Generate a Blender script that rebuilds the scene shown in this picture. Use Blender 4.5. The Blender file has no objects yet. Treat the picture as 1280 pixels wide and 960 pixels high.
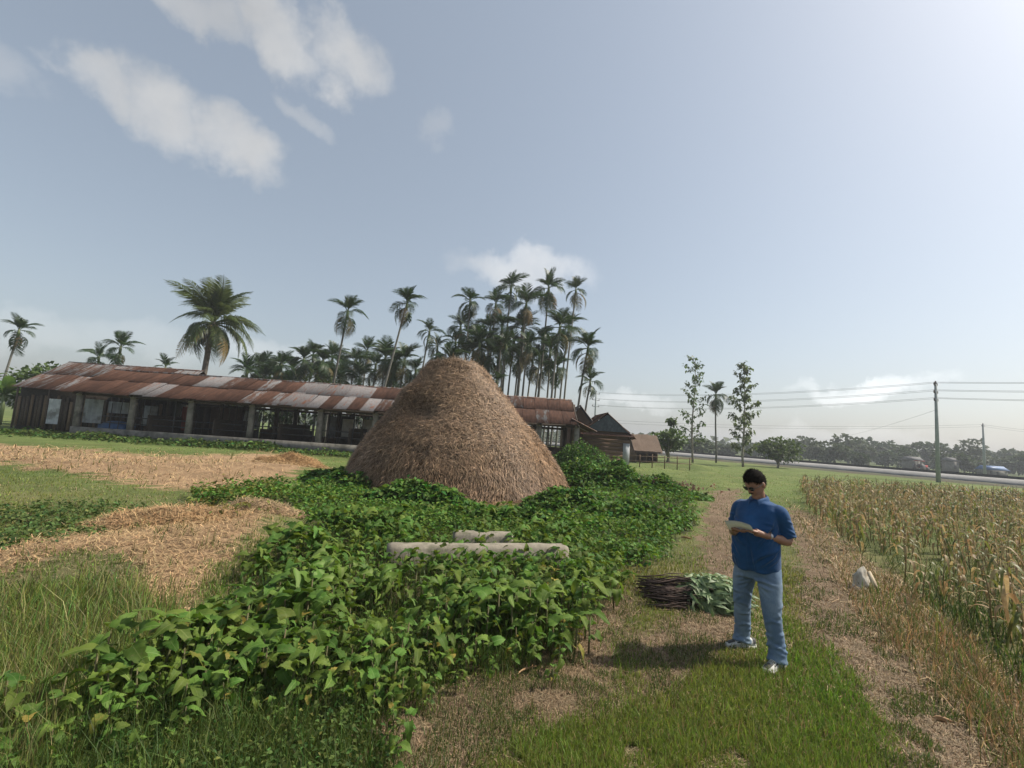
import bpy, bmesh, math, random
import numpy as np
from mathutils import Vector, Matrix, Euler
R = math.radians
rng = np.random.default_rng(11)
random.seed(11)
scene = bpy.context.scene
col = scene.collection

# ------------------------------------------------------------------ camera
CAM_H, FPX, PITCH, ROLL = 1.85, 592.0, R(6.157), R(3.83)
Fv = np.array([0, math.cos(PITCH), math.sin(PITCH)])
R0 = np.array([1.0, 0, 0]); U0 = np.array([0, -math.sin(PITCH), math.cos(PITCH)])
Rv = math.cos(ROLL)*R0 + math.sin(ROLL)*U0
Uv = -math.sin(ROLL)*R0 + math.cos(ROLL)*U0
cam_d = bpy.data.cameras.new('camera'); cam = bpy.data.objects.new('camera', cam_d); col.objects.link(cam)
cam_d.sensor_width = 36; cam_d.lens = FPX/1280*36; cam_d.clip_start = 0.05; cam_d.clip_end = 20000
cam.matrix_world = Matrix(((Rv[0], Uv[0], -Fv[0], 0), (Rv[1], Uv[1], -Fv[1], 0), (Rv[2], Uv[2], -Fv[2], CAM_H), (0, 0, 0, 1)))
scene.camera = cam

def ray(px, py):
    return Fv*FPX + Rv*(px-640) + Uv*(480-py)
def at(px, py, Y):
    d = ray(px, py); t = Y/d[1]
    return np.array([d[0]*t, Y, CAM_H + d[2]*t])
def gnd(px, py, z=0.0):
    d = ray(px, py); t = (z-CAM_H)/d[2]
    return np.array([d[0]*t, d[1]*t, z])
def topx(P):
    P = np.asarray(P, float); q = P - np.array([0, 0, CAM_H])
    w = q@Fv; ok = w > 0.05; w = np.where(ok, w, 1)
    return np.where(ok, 640+FPX*(q@Rv)/w, -9999), np.where(ok, 480-FPX*(q@Uv)/w, 99999), w

# ------------------------------------------------------------------ sky and sun
SUN_AZ, SUN_EL = R(79), R(48)
S = Vector((math.sin(SUN_AZ)*math.cos(SUN_EL), math.cos(SUN_AZ)*math.cos(SUN_EL), math.sin(SUN_EL)))
sun_d = bpy.data.lights.new('sun', 'SUN'); sun_d.energy = 5.0; sun_d.angle = R(0.8); sun_d.color = (1.0, 0.93, 0.82)
sun = bpy.data.objects.new('sun', sun_d); col.objects.link(sun); sun.rotation_euler = S.to_track_quat('Z', 'Y').to_euler(); sun.location = (30, 10, 40)
world = bpy.data.worlds.new('World'); scene.world = world; world.use_nodes = True
scene.view_settings.view_transform = 'Standard'; scene.view_settings.look = 'None'
scene.view_settings.exposure = 0.3; scene.view_settings.gamma = 1.0; scene.view_settings.use_curve_mapping = False
scene.cycles.use_denoising = True
scene.cycles.max_bounces = 6; scene.cycles.transparent_max_bounces = 8
scene.cycles.diffuse_bounces = 3; scene.cycles.transmission_bounces = 4
scene.cycles.caustics_reflective = False; scene.cycles.caustics_refractive = False
scene.cycles.sample_clamp_indirect = 6

class NT:
    """tiny node-graph helper"""
    def __init__(s, tree): s.t = tree; tree.nodes.clear()
    def n(s, typ, ins=None, **props):
        nd = s.t.nodes.new(typ)
        for k, v in props.items(): setattr(nd, k, v)
        if ins:
            for k, v in ins.items():
                sock = nd.inputs[k]
                if isinstance(v, bpy.types.NodeSocket): s.t.links.new(v, sock)
                else: sock.default_value = v
        return nd
    def m(s, op, a, b=0.0, c=0.0, clamp=False):
        nd = s.t.nodes.new('ShaderNodeMath'); nd.operation = op; nd.use_clamp = clamp
        for i, v in enumerate((a, b, c)):
            if isinstance(v, bpy.types.NodeSocket): s.t.links.new(v, nd.inputs[i])
            else: nd.inputs[i].default_value = v
        return nd.outputs[0]
    def mix(s, f, a, b, blend='MIX'):
        nd = s.t.nodes.new('ShaderNodeMix'); nd.data_type = 'RGBA'; nd.blend_type = blend
        for sock, v in ((nd.inputs[0], f), (nd.inputs[6], a), (nd.inputs[7], b)):
            if isinstance(v, bpy.types.NodeSocket): s.t.links.new(v, sock)
            elif isinstance(v, (int, float)): sock.default_value = v
            else: sock.default_value = (*v[:3], 1)
        return nd.outputs[2]
    def noise(s, scale, detail=4, rough=.6, vec=None, w=None, out=0, dist=0):
        nd = s.t.nodes.new('ShaderNodeTexNoise')
        nd.inputs['Scale'].default_value = scale; nd.inputs['Detail'].default_value = detail; nd.inputs['Roughness'].default_value = rough
        nd.inputs['Distortion'].default_value = dist
        if vec is not None: s.t.links.new(vec, nd.inputs['Vector'])
        return nd.outputs[out]
    def ramp(s, f, stops):
        nd = s.t.nodes.new('ShaderNodeValToRGB'); s.t.links.new(f, nd.inputs[0])
        el = nd.color_ramp.elements
        while len(el) < len(stops): el.new(.5)
        for e, (p, c) in zip(el, stops):
            e.position = p; e.color = (*c[:3], 1) if not isinstance(c, (int, float)) else (c, c, c, 1)
        return nd.outputs[0]
    def smooth(s, v, a, b):
        nd = s.t.nodes.new('ShaderNodeMapRange'); nd.interpolation_type = 'SMOOTHSTEP'
        s.t.links.new(v, nd.inputs[0]); nd.inputs[1].default_value = a; nd.inputs[2].default_value = b
        return nd.outputs[0]
    def link(s, a, b): s.t.links.new(a, b)

def hsv(g, c, h=.5, s=1.0, v=1.0):
    return g.n('ShaderNodeHueSaturation', {'Hue': h, 'Saturation': s, 'Value': v, 'Color': c}).outputs[0]
def build_world():
    g = NT(world.node_tree)
    sky = g.n('ShaderNodeTexSky', sky_type='NISHITA', sun_disc=False, sun_elevation=SUN_EL, sun_rotation=SUN_AZ, altitude=0.0,
              air_density=1.2, dust_density=2.6, ozone_density=2.0)
    d = g.n('ShaderNodeTexCoord').outputs['Generated']
    sep = g.n('ShaderNodeSeparateXYZ', {0: d})
    az = g.m('ARCTAN2', sep.outputs[0], sep.outputs[1]); el = g.m('ARCSINE', sep.outputs[2])
    nz = g.noise(9.0, 7, .58, d, out=1)
    nsep = g.n('ShaderNodeSeparateColor', {0: nz})
    wa = g.m('MULTIPLY', g.m('SUBTRACT', nsep.outputs[0], .5), .16); we = g.m('MULTIPLY', g.m('SUBTRACT', nsep.outputs[1], .5), .16)
    azw = g.m('ADD', az, wa); elw = g.m('ADD', el, we)
    fine = g.noise(16.0, 6, .62, d)
    total = None
    # px centre, half-length px, half-height px, tilt, strength
    for (cx, cy, hx, hy, tilt, st) in ((125, 100, 62, 40, -20, .9), (205, 140, 85, 55, -22, 1.0), (295, 188, 76, 44, -22, 1.0), (250, 5, 70, 32, -15, .8), (335, 32, 85, 45, -18, 1.0), (432, 70, 62, 52, -15, 1.0), (385, 140, 50, 22, -25, .45), (545, 165, 26, 24, 0, .3),
                                       (650, 338, 105, 30, 0, .75), (0, 85, 60, 40, 0, .35), (50, 420, 120, 30, -4, .2), (185, 432, 110, 30, 0, .18),
                                       (345, 436, 120, 22, 0, .3), (780, 495, 60, 12, 0, .35), (1080, 480, 120, 15, 0, .4), (1000, 545, 260, 22, 0, .25)):
        c = ray(cx, cy); c = c/np.linalg.norm(c)
        a0, e0 = math.atan2(c[0], c[1]), math.asin(c[2])
        r = ray(cx+hx, cy); r = r/np.linalg.norm(r); ha = math.acos(np.clip(r@c, -1, 1))
        r = ray(cx, cy+hy); r = r/np.linalg.norm(r); he = math.acos(np.clip(r@c, -1, 1))
        t = R(tilt) - ROLL*0
        da = g.m('MULTIPLY', g.m('SUBTRACT', azw, a0), math.cos(e0)); de = g.m('SUBTRACT', elw, e0)
        x = g.m('ADD', g.m('MULTIPLY', da, math.cos(t)/ha), g.m('MULTIPLY', de, math.sin(t)/ha))
        y = g.m('ADD', g.m('MULTIPLY', da, -math.sin(t)/he), g.m('MULTIPLY', de, math.cos(t)/he))
        q = g.m('ADD', g.m('MULTIPLY', x, x), g.m('MULTIPLY', y, y))
        f = g.m('SUBTRACT', 1.15, q)
        f = g.m('ADD', f, g.m('MULTIPLY', g.m('SUBTRACT', fine, .5), 1.1))
        f = g.m('MULTIPLY', g.smooth(f, 0.0, 1.3), st)
        total = f if total is None else g.m('MAXIMUM', total, f)
    lum = g.m('ADD', g.m('MULTIPLY', g.n('ShaderNodeRGBToBW', {0: sky.outputs[0]}).outputs[0], .78), .56)
    # clouds pick up the local sky brightness, slightly warmer and brighter; greyer where dense
    body = g.m('MULTIPLY_ADD', g.noise(7, 4, .55, d), .9, 1.40)
    cl = g.n('ShaderNodeCombineColor', {0: g.m('MULTIPLY', g.m('MULTIPLY', lum, 1.01), body), 1: g.m('MULTIPLY', g.m('MULTIPLY', lum, 1.02), body), 2: g.m('MULTIPLY', g.m('MULTIPLY', lum, 1.03), body)})
    # humid air: pull the sky a little towards its own grey
    sl = g.n('ShaderNodeRGBToBW', {0: sky.outputs[0]}).outputs[0]
    grey = g.n('ShaderNodeCombineColor', {0: g.m('MULTIPLY', sl, .96), 1: sl, 2: g.m('MULTIPLY', sl, 1.06)})
    base = g.mix(.28, sky.outputs[0], grey.outputs[0])
    base = hsv(g, g.mix(.36, base, (2.4, 2.72, 3.05)), .496, .88, 1.0)             # even veil of humid haze over the whole sky
    c = g.mix(g.m('MULTIPLY', total, .85), base, cl.outputs[0])
    bg = g.n('ShaderNodeBackground', {'Color': c, 'Strength': 0.135})
    g.link(bg.outputs[0], g.n('ShaderNodeOutputWorld').inputs[0])
build_world()

# ------------------------------------------------------------------ numpy noise
def _hash(ix, iy, iz, seed):
    h = (ix.astype(np.int64)*374761393 + iy.astype(np.int64)*668265263 + iz.astype(np.int64)*2147483647 + seed*974634777) & 0xffffffff
    h = ((h ^ (h >> 13))*1274126177) & 0xffffffff
    return ((h ^ (h >> 16)) & 0xffff)/65535.0
def vnoise(P, scale=1.0, seed=0, octaves=3):
    P = np.asarray(P, float)
    flat = P.shape[1] == 2
    if flat: P = np.c_[P, np.zeros(len(P))]
    out = np.zeros(len(P)); amp = 1.0; tot = 0
    for o in range(octaves):
        q = P*scale*(2**o) + o*17.3; q[:, 2] *= not flat; i = np.floor(q); f = q-i; f = f*f*(3-2*f); i = i.astype(np.int64)
        v = 0
        for dx in (0, 1):
            for dy in (0, 1):
                for dz in ((0,) if flat else (0, 1)):
                    w = (f[:, 0] if dx else 1-f[:, 0])*(f[:, 1] if dy else 1-f[:, 1])*(1 if flat else (f[:, 2] if dz else 1-f[:, 2]))
                    v = v + w*_hash(i[:, 0]+dx, i[:, 1]+dy, i[:, 2]+dz, seed+o)
        out += amp*v; tot += amp; amp *= .5
    return out/tot - .5          # about -.5 .. .5

# ------------------------------------------------------------------ mesh helpers
def mesh_np(name, V, F, mat=None, colors=None, smooth=False):
    """V (N,3); F array (M,3) or (M,4) or list of such arrays"""
    V = np.asarray(V, np.float32).reshape(-1, 3)
    if not isinstance(F, list): F = [F]
    F = [np.asarray(f, np.int32) for f in F if len(f)]
    me = bpy.data.meshes.new(name)
    me.vertices.add(len(V)); me.vertices.foreach_set('co', V.ravel())
    nl = sum(f.size for f in F); npoly = sum(len(f) for f in F)
    me.loops.add(nl); me.polygons.add(npoly)
    me.loops.foreach_set('vertex_index', np.concatenate([f.ravel() for f in F]))
    ls = []; o = 0
    for f in F:
        k = f.shape[1]; ls.append(o + np.arange(len(f))*k); o += f.size
    me.polygons.foreach_set('loop_start', np.concatenate(ls).astype(np.int32))
    if smooth: me.polygons.foreach_set('use_smooth', np.ones(npoly, bool))
    if colors is not None:
        at_ = me.attributes.new('Col', 'FLOAT_COLOR', 'POINT')
        c = np.ones((len(V), 4), np.float32); c[:, :3] = colors
        at_.data.foreach_set('color', c.ravel())
    if mat: me.materials.append(mat)
    me.update(calc_edges=True); me.validate()
    return me
def link(name, data, parent=None, loc=None, rot=None, scale=None):
    o = bpy.data.objects.new(name, data); col.objects.link(o)
    if parent is not None: o.parent = parent
    if loc is not None: o.location = loc
    if rot is not None: o.rotation_euler = rot
    if scale is not None: o.scale = scale if hasattr(scale, '__len__') else (scale,)*3
    return o
def tag(o, label=None, cat=None, group=None, kind=None):
    if label: o['label'] = label
    if cat: o['category'] = cat
    if group: o['group'] = group
    if kind: o['kind'] = kind
    return o
def thing(name, loc, label, cat, group=None, rz=0.0):
    o = link(name, None, loc=tuple(float(v) for v in loc), rot=(0, 0, rz)); o.empty_display_size = .2
    return tag(o, label, cat, group)

class MB:
    """collects shapes into one mesh"""
    def __init__(s): s.V = []; s.T = []; s.Q = []; s.n = 0
    def add(s, V, F):
        V = np.asarray(V, float).reshape(-1, 3)
        F = np.asarray(F, int)
        if len(F):
            (s.T if F.shape[1] == 3 else s.Q).append(F + s.n)
        s.V.append(V); s.n += len(V); return s
    def box(s, c, d, M=None):
        c = np.asarray(c, float); d = np.asarray(d, float)/2
        v = np.array([[x, y, z] for x in (-1, 1) for y in (-1, 1) for z in (-1, 1)])*d
        if M is not None: v = v@np.asarray(M).T
        return s.add(v+c, [[0, 1, 3, 2], [4, 6, 7, 5], [0, 4, 5, 1], [2, 3, 7, 6], [0, 2, 6, 4], [1, 5, 7, 3]])
    def beam(s, a, b, w, h):
        a = np.asarray(a, float); b = np.asarray(b, float); x = b-a; L = np.linalg.norm(x); x /= L
        up = np.array([0, 0, 1.0]) if abs(x[2]) < .95 else np.array([0, 1.0, 0])
        y = np.cross(up, x); y /= np.linalg.norm(y); z = np.cross(x, y)
        return s.box((a+b)/2, (L, w, h), np.stack([x, y, z], 1))
    def tube(s, P, rad, n=8, cap=True, squash=None, ref=None):
        P = np.asarray(P, float); m = len(P); rad = np.broadcast_to(np.asarray(rad, float), (m,)) if np.ndim(rad) < 2 else np.asarray(rad, float)
        T = np.gradient(P, axis=0); T /= np.linalg.norm(T, axis=1)[:, None]+1e-9
        ref = np.array([0, 0, 1.0]) if ref is None else np.asarray(ref, float)
        if abs(T[0]@ref) > .9 and ref[2] == 1: ref = np.array([0, 1.0, 0])
        V = []
        u = ref
        for i in range(m):
            u = u - T[i]*(u@T[i]); u /= np.linalg.norm(u)+1e-9; w = np.cross(T[i], u)
            a = np.arange(n)*2*np.pi/n
            ru, rw = (rad[i], rad[i]) if rad.ndim == 1 else rad[i]
            V.append(P[i] + np.cos(a)[:, None]*u*ru + np.sin(a)[:, None]*w*rw)
        V = np.concatenate(V); i, j = np.meshgrid(np.arange(m-1), np.arange(n), indexing='ij'); i = i.ravel(); j = j.ravel(); k = (j+1) % n
        base = s.n
        s.add(V, np.stack([i*n+j, i*n+k, (i+1)*n+k, (i+1)*n+j], 1))
        if cap:
            for r, rev in ((0, True), (m-1, False)):
                c = s.n; s.V.append(P[r][None]); s.n += 1
                f = np.stack([base+r*n+np.arange(n), base+r*n+(np.arange(n)+1) % n, np.full(n, c)], 1)
                s.T.append(f[:, ::-1] if rev else f)
        return s
    def ellipsoid(s, c, r, n=14, M=None):
        th = np.linspace(0, np.pi, n//2+1)[1:-1]; a = np.arange(n)*2*np.pi/n
        v = np.stack([np.outer(np.sin(th), np.cos(a)), np.outer(np.sin(th), np.sin(a)), np.outer(np.cos(th), np.ones(n))], -1).reshape(-1, 3)
        v = np.vstack([v, [0, 0, 1], [0, 0, -1]])*np.asarray(r)
        if M is not None: v = v@np.asarray(M).T
        m = len(th); i, j = np.meshgrid(np.arange(m-1), np.arange(n), indexing='ij'); i = i.ravel(); j = j.ravel(); k = (j+1) % n
        base = s.n
        s.add(v+np.asarray(c), np.stack([i*n+j, (i+1)*n+j, (i+1)*n+k, i*n+k], 1))
        j = np.arange(n); k = (j+1) % n
        s.T.append(base+np.stack([j, k, np.full(n, m*n)], 1)); s.T.append(base+np.stack([(m-1)*n+k, (m-1)*n+j, np.full(n, m*n+1)], 1))
        return s
    def mesh(s, name, mat=None, smooth=False, colors=None):
        F = []
        if s.T: F.append(np.concatenate(s.T))
        if s.Q: F.append(np.concatenate(s.Q))
        return mesh_np(name, np.concatenate(s.V), F, mat, colors, smooth)
    def build(s, name, mat=None, parent=None, smooth=False, **k): return link(name, s.mesh(name, mat, smooth), parent, **k)

def inpoly(X, Y, poly):
    p = np.asarray(poly, float); r = np.zeros(len(X), bool); n = len(p); j = n-1
    for i in range(n):
        xi, yi, xj, yj = p[i, 0], p[i, 1], p[j, 0], p[j, 1]
        c = ((yi > Y) != (yj > Y)) & (X < (xj-xi)*(Y-yi)/(yj-yi+1e-12)+xi); r ^= c; j = i
    return r

# ------------------------------------------------------------------ materials
def new_mat(name):
    m = bpy.data.materials.new(name); m.use_nodes = True
    return m, NT(m.node_tree)
def finish(g, shader): g.link(shader, g.n('ShaderNodeOutputMaterial').inputs[0])
def bump(g, h, strength=.4, dist=.01): return g.n('ShaderNodeBump', {'Height': h, 'Strength': strength, 'Distance': dist}).outputs[0]
def leaf_mat(name, c1, c2, use_col=False, trans=.35, rough=.5, hue=.03, val=.35, patch=None, spec=.3):
    """leaf: diffuse/gloss with light shining through; per-object or per-vertex tint"""
    m, g = new_mat(name)
    geo = g.n('ShaderNodeNewGeometry')
    n1 = g.noise(9, 3, .6, geo.outputs['Position'])
    c = g.mix(g.smooth(n1, .35, .65), c1, c2)
    if patch is not None:          # paler midrib and side veins, a few yellowed leaves
        ob = g.n('ShaderNodeSeparateXYZ', {0: g.n('ShaderNodeTexCoord').outputs['Object']})
        ay = g.m('ABSOLUTE', ob.outputs[1]); vein = g.smooth(ay, .022, .004)
        sv = g.m('FRACT', g.m('ADD', g.m('MULTIPLY', ob.outputs[0], 7.0), g.m('MULTIPLY', ay, -6.0))); sv = g.m('MULTIPLY', g.smooth(sv, .10, .02), .45)
        c = g.mix(g.m('MAXIMUM', vein, sv), c, patch)
        yl = g.smooth(g.n('ShaderNodeObjectInfo').outputs['Random'], .93, .97); c = g.mix(g.m('MULTIPLY', yl, g.smooth(g.noise(14, 3, .6, geo.outputs['Position']), .35, .6)), c, (.28, .24, .05))
        c = g.mix(g.m('MULTIPLY', g.smooth(g.noise(45, 4, .7, geo.outputs['Position']), .60, .72), .55), c, (.16, .13, .06))
    if use_col: c = g.mix(1.0, c, g.n('ShaderNodeAttribute', attribute_name='Col').outputs[0], 'MULTIPLY')
    rnd = g.n('ShaderNodeObjectInfo').outputs['Random']
    isl = geo.outputs['Random Per Island']
    r = isl if use_col else g.m('FRACT', g.m('ADD', rnd, g.m('MULTIPLY', isl, .37)))
    c = hsv(g, c, g.m('MULTIPLY_ADD', r, hue, .5-hue/2), 1.0, g.m('MULTIPLY_ADD', g.m('FRACT', g.m('MULTIPLY', r, 7.31)), val, 1-val/2))
    p = g.n('ShaderNodeBsdfPrincipled', {'Base Color': c, 'Roughness': rough, 'Specular IOR Level': spec})
    t = g.n('ShaderNodeBsdfTranslucent', {'Color': hsv(g, c, .49, 1.1, 1.25)})
    finish(g, g.n('ShaderNodeMixShader', {0: trans, 1: p.outputs[0], 2: t.outputs[0]}).outputs[0])
    return m
def noise_mat(name, c1, c2, scale=6, rough=.85, detail=6, lo=.35, hi=.65, bumpd=0.0, bscale=None, c3=None, s3=1.2, spec=.25, stretch=None, rnd=0.0, metal=0.0):
    m, g = new_mat(name)
    v = g.n('ShaderNodeTexCoord').outputs['Object']
    if stretch: v = g.n('ShaderNodeMapping', {'Vector': v, 'Scale': stretch}).outputs[0]
    c = g.mix(g.smooth(g.noise(scale, detail, .65, v), lo, hi), c1, c2)
    if c3 is not None: c = g.mix(g.smooth(g.noise(s3, 5, .6, v), .5, .68), c, c3)
    if rnd:
        r = g.n('ShaderNodeObjectInfo').outputs['Random']
        c = hsv(g, c, .5, 1.0, g.m('MULTIPLY_ADD', r, rnd, 1-rnd/2))
    ins = {'Base Color': c, 'Roughness': rough, 'Specular IOR Level': spec, 'Metallic': metal}
    if bumpd: ins['Normal'] = bump(g, g.noise(bscale or scale*3, 6, .7, v), .7, bumpd)
    finish(g, g.n('ShaderNodeBsdfPrincipled', ins).outputs[0])
    return m
# ------------------------------------------------------------------ ground zones (outlines sketched on the ground plane)
ZPOLY = dict(
 path_a=[(893,612),(925,612),(938,700),(930,760),(918,800),(885,830),(855,868),(800,868),(775,800),(828,772),(845,745),(885,722),(872,680)],
 path_b=[(985,632),(1022,655),(1062,712),(1110,780),(1180,850),(1240,920),(1270,1010),(1085,1010),(1092,930),(1065,860),(1015,805),(990,752),(1000,705),(985,670)],
 path_c=[(650,832),(735,748),(790,738),(768,800),(772,850),(735,892),(650,908),(610,960),(520,1040),(420,1040),(480,905),(560,872)],
 straw1=[(-90,548),(60,560),(230,571),(340,567),(398,577),(388,594),(300,613),(200,611),(100,592),(-90,574)],
 straw2=[(-90,695),(60,674),(150,656),(235,640),(330,641),(348,655),(305,692),(248,722),(222,772),(178,752),(168,715),(100,704),(0,722),(-90,732)],
 tallg=[(-300,775),(60,748),(130,738),(190,752),(240,790),(190,835),(90,875),(40,1010),(-300,1060)],
 dry=[(985,628),(1030,650),(1070,688),(1125,732),(1205,802),(1310,878),(1360,1010),(1280,1010),(1225,905),(1150,842),(1090,782),(1052,735),(1012,684)],
 weed=[(-60,1040),(40,915),(150,858),(262,822),(270,785),(310,745),(360,700),(410,665),(520,650),(700,668),(770,690),(752,735),(728,780),(705,815),(610,845),(530,875),(480,905),(450,1040)],
 cover=[(395,612),(450,600),(540,640),(700,655),(730,612),(700,588),(800,592),(862,625),(872,655),(845,672),(815,712),(770,705),(700,672),(560,670),(430,672),(380,650),(350,632),(250,636),(240,622),(330,612)],
 bushy=[(240,625),(290,612),(350,622),(352,655),(300,668),(250,662)],
 patch=[(-200,640),(100,630),(230,636),(240,660),(150,668),(40,690),(-200,712)],
)
_zc = {}
def zone(name, X, Y, jit=12.0):
    key = (len(X), float(X[0]), float(Y[-1]), float(X.sum()))
    if key not in _zc:
        P = np.c_[X, Y, np.zeros(len(X))]
        u, v, w = topx(P)
        k = np.clip(5.0/np.maximum(w, .5), .12, 1.6)
        u = u + (vnoise(P[:, :2], 1.3, 3)*jit*3 + vnoise(P[:, :2], 7, 8, 2)*jit*2)*k; v = v + (vnoise(P[:, :2], 1.3, 5)*jit*2 + vnoise(P[:, :2], 7, 9, 2)*jit*1.4)*k
        hh = _hash(np.floor(X*397).astype(np.int64), np.floor(Y*397).astype(np.int64), np.zeros(len(X), np.int64), 5); h2 = _hash(np.floor(X*397).astype(np.int64), np.floor(Y*397).astype(np.int64), np.ones(len(X), np.int64), 9)
        rag = np.sqrt(-2*np.log(np.clip(hh, 1e-4, 1)))                # ragged, gradual borders
        u = u + rag*np.cos(6.283*h2)*11*k; v = v + rag*np.sin(6.283*h2)*5*k
        _zc.clear(); _zc[key] = (u, v)
    return inpoly(*_zc[key], ZPOLY[name])
# road runs behind the field
ROAD_D = np.array([-0.558, 0.83]); ROAD_N = np.array([0.83, 0.558])
ROAD_P = gnd(1280, 601, .6)[:2]
def road_off(x, y): return (x-ROAD_P[0])*ROAD_N[0] + (y-ROAD_P[1])*ROAD_N[1]      # + beyond the road
BUMPS = []
def bump_at(px, py, rx, ry, h): 
    p = gnd(px, py); BUMPS.append((p[0], p[1], rx, ry, h))
bump_at(335, 590, 2.6, 1.6, .30); bump_at(150, 585, 4.5, 1.6, .16); bump_at(255, 680, 1.5, 1.1, .22); bump_at(320, 660, .7, .6, .18); bump_at(90, 700, 1.3, .8, .10)
bump_at(860, 584, 3, 3, .35); bump_at(780, 625, 3.0, 2.2, .25)
def ground_z(x, y):
    x = np.asarray(x, float); y = np.asarray(y, float); sh = x.shape; x = x.ravel(); y = y.ravel(); P = np.c_[x, y]
    z = vnoise(P, .35, 21, 3)*.10 + vnoise(P, 2.2, 22, 2)*.035
    for bx, by, rx, ry, h in BUMPS: z += h*np.exp(-((x-bx)/rx)**2-((y-by)/ry)**2)
    ro = road_off(x, y)
    z = np.where((np.abs(ro) < 8)&((y > 15)|(x > 10)), z*.3-.05, z)
    near = np.exp(-(x**2+y**2)/4.0); z *= (1-near)
    return z.reshape(sh)

def gcol(P):
    """base colour of the soil and short growth for points P (N,2)"""
    X, Y = P[:, 0], P[:, 1]; n = len(X)
    c = np.tile(np.array([.125, .118, .050]), (n, 1))
    big = vnoise(P, .5, 31, 3)[:, None]
    fg = np.clip((Y-7)/6, 0, 1)[:, None]; c = c*(1-fg)+fg*np.array([.098, .132, .034])
    c = c*(1+big*.6) + np.clip(vnoise(P, 1.7, 33, 3), 0, 1)[:, None]*np.array([.16, .10, .05])
    def put(mask, col_, var=.3):
        k = (1+var*2*vnoise(P, 3.0, 35, 3))[:, None]
        c[mask] = (np.array(col_)*k)[mask]
    put(zone('weed', X, Y), (.075, .062, .03)); put(zone('cover', X, Y), (.055, .06, .025)); put(zone('tallg', X, Y), (.10, .09, .035))
    for z in ('path_a', 'path_b', 'path_c'): put(zone(z, X, Y), (.17, .118, .072))
    put(zone('dry', X, Y), (.18, .13, .072))
    for z in ('straw1', 'straw2'): put(zone(z, X, Y), (.30, .195, .105))
    far = Y > 45
    return np.clip(c, .01, 1)

def ground_mat():
    m, g = new_mat('ground_soil')
    v = g.n('ShaderNodeNewGeometry').outputs['Position']
    a = g.n('ShaderNodeAttribute', attribute_name='Col').outputs[0]
    n1 = g.noise(38, 6, .75, v); n2 = g.noise(4, 5, .7, v); n3 = g.noise(160, 3, .7, v)
    c = g.mix(g.smooth(n1, .3, .7), hsv(g, a, .5, 1.0, .62), hsv(g, a, .5, .95, 1.35))
    c = g.mix(g.m('MULTIPLY', g.smooth(n3, .45, .75), .5), c, hsv(g, a, .49, .8, 1.9))
    c = g.mix(g.m('MULTIPLY', g.smooth(n2, .5, .75), .45), c, hsv(g, a, .52, 1.0, .7))
    h = g.m('ADD', g.noise(60, 6, .75, v), g.m('MULTIPLY', n2, 1.5))
    finish(g, g.n('ShaderNodeBsdfPrincipled', {'Base Color': c, 'Roughness': .95, 'Specular IOR Level': .1, 'Normal': bump(g, h, .9, .03)}).outputs[0])
    return m
def build_ground():
    ax = np.concatenate([-np.geomspace(1500, 26, 30), np.linspace(-25, -6, 75), np.linspace(-5.9, 8, 155), np.linspace(8.2, 30, 62), np.geomspace(31, 1500, 34)])
    ay = np.concatenate([-np.geomspace(800, 2.2, 14), np.linspace(-2, 0.5, 10), np.linspace(.6, 9, 125), np.geomspace(9.1, 34, 105), np.linspace(34.5, 110, 60), np.geomspace(113, 2000, 34)])
    X, Y = np.meshgrid(ax, ay, indexing='ij'); P = np.c_[X.ravel(), Y.ravel()]
    Z = ground_z(P[:, 0], P[:, 1])
    C = gcol(P)
    ro = road_off(P[:, 0], P[:, 1])
    emb = (ro > -9)&(ro < -2.4)&((P[:, 1] > 15)|(P[:, 0] > 10)); C[emb] = np.array([.085, .062, .04])*(1+vnoise(P, .8, 41)[emb, None])
    fld = (ro > 3)&(P[:, 1] > 8); C[fld] = np.array([.10, .125, .045])*(1+.9*vnoise(P*[.2, .2], .1, 43)[fld, None])
    nx, ny = len(ax), len(ay); i, j = np.meshgrid(np.arange(nx-1), np.arange(ny-1), indexing='ij'); i = i.ravel(); j = j.ravel()
    F = np.stack([i*ny+j, (i+1)*ny+j, (i+1)*ny+j+1, i*ny+j+1], 1)
    o = link('ground', mesh_np('ground', np.c_[P, Z], F, ground_mat(), C, True)); tag(o, 'grassy farm ground with dry tracks', kind='structure')
build_ground()

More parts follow.
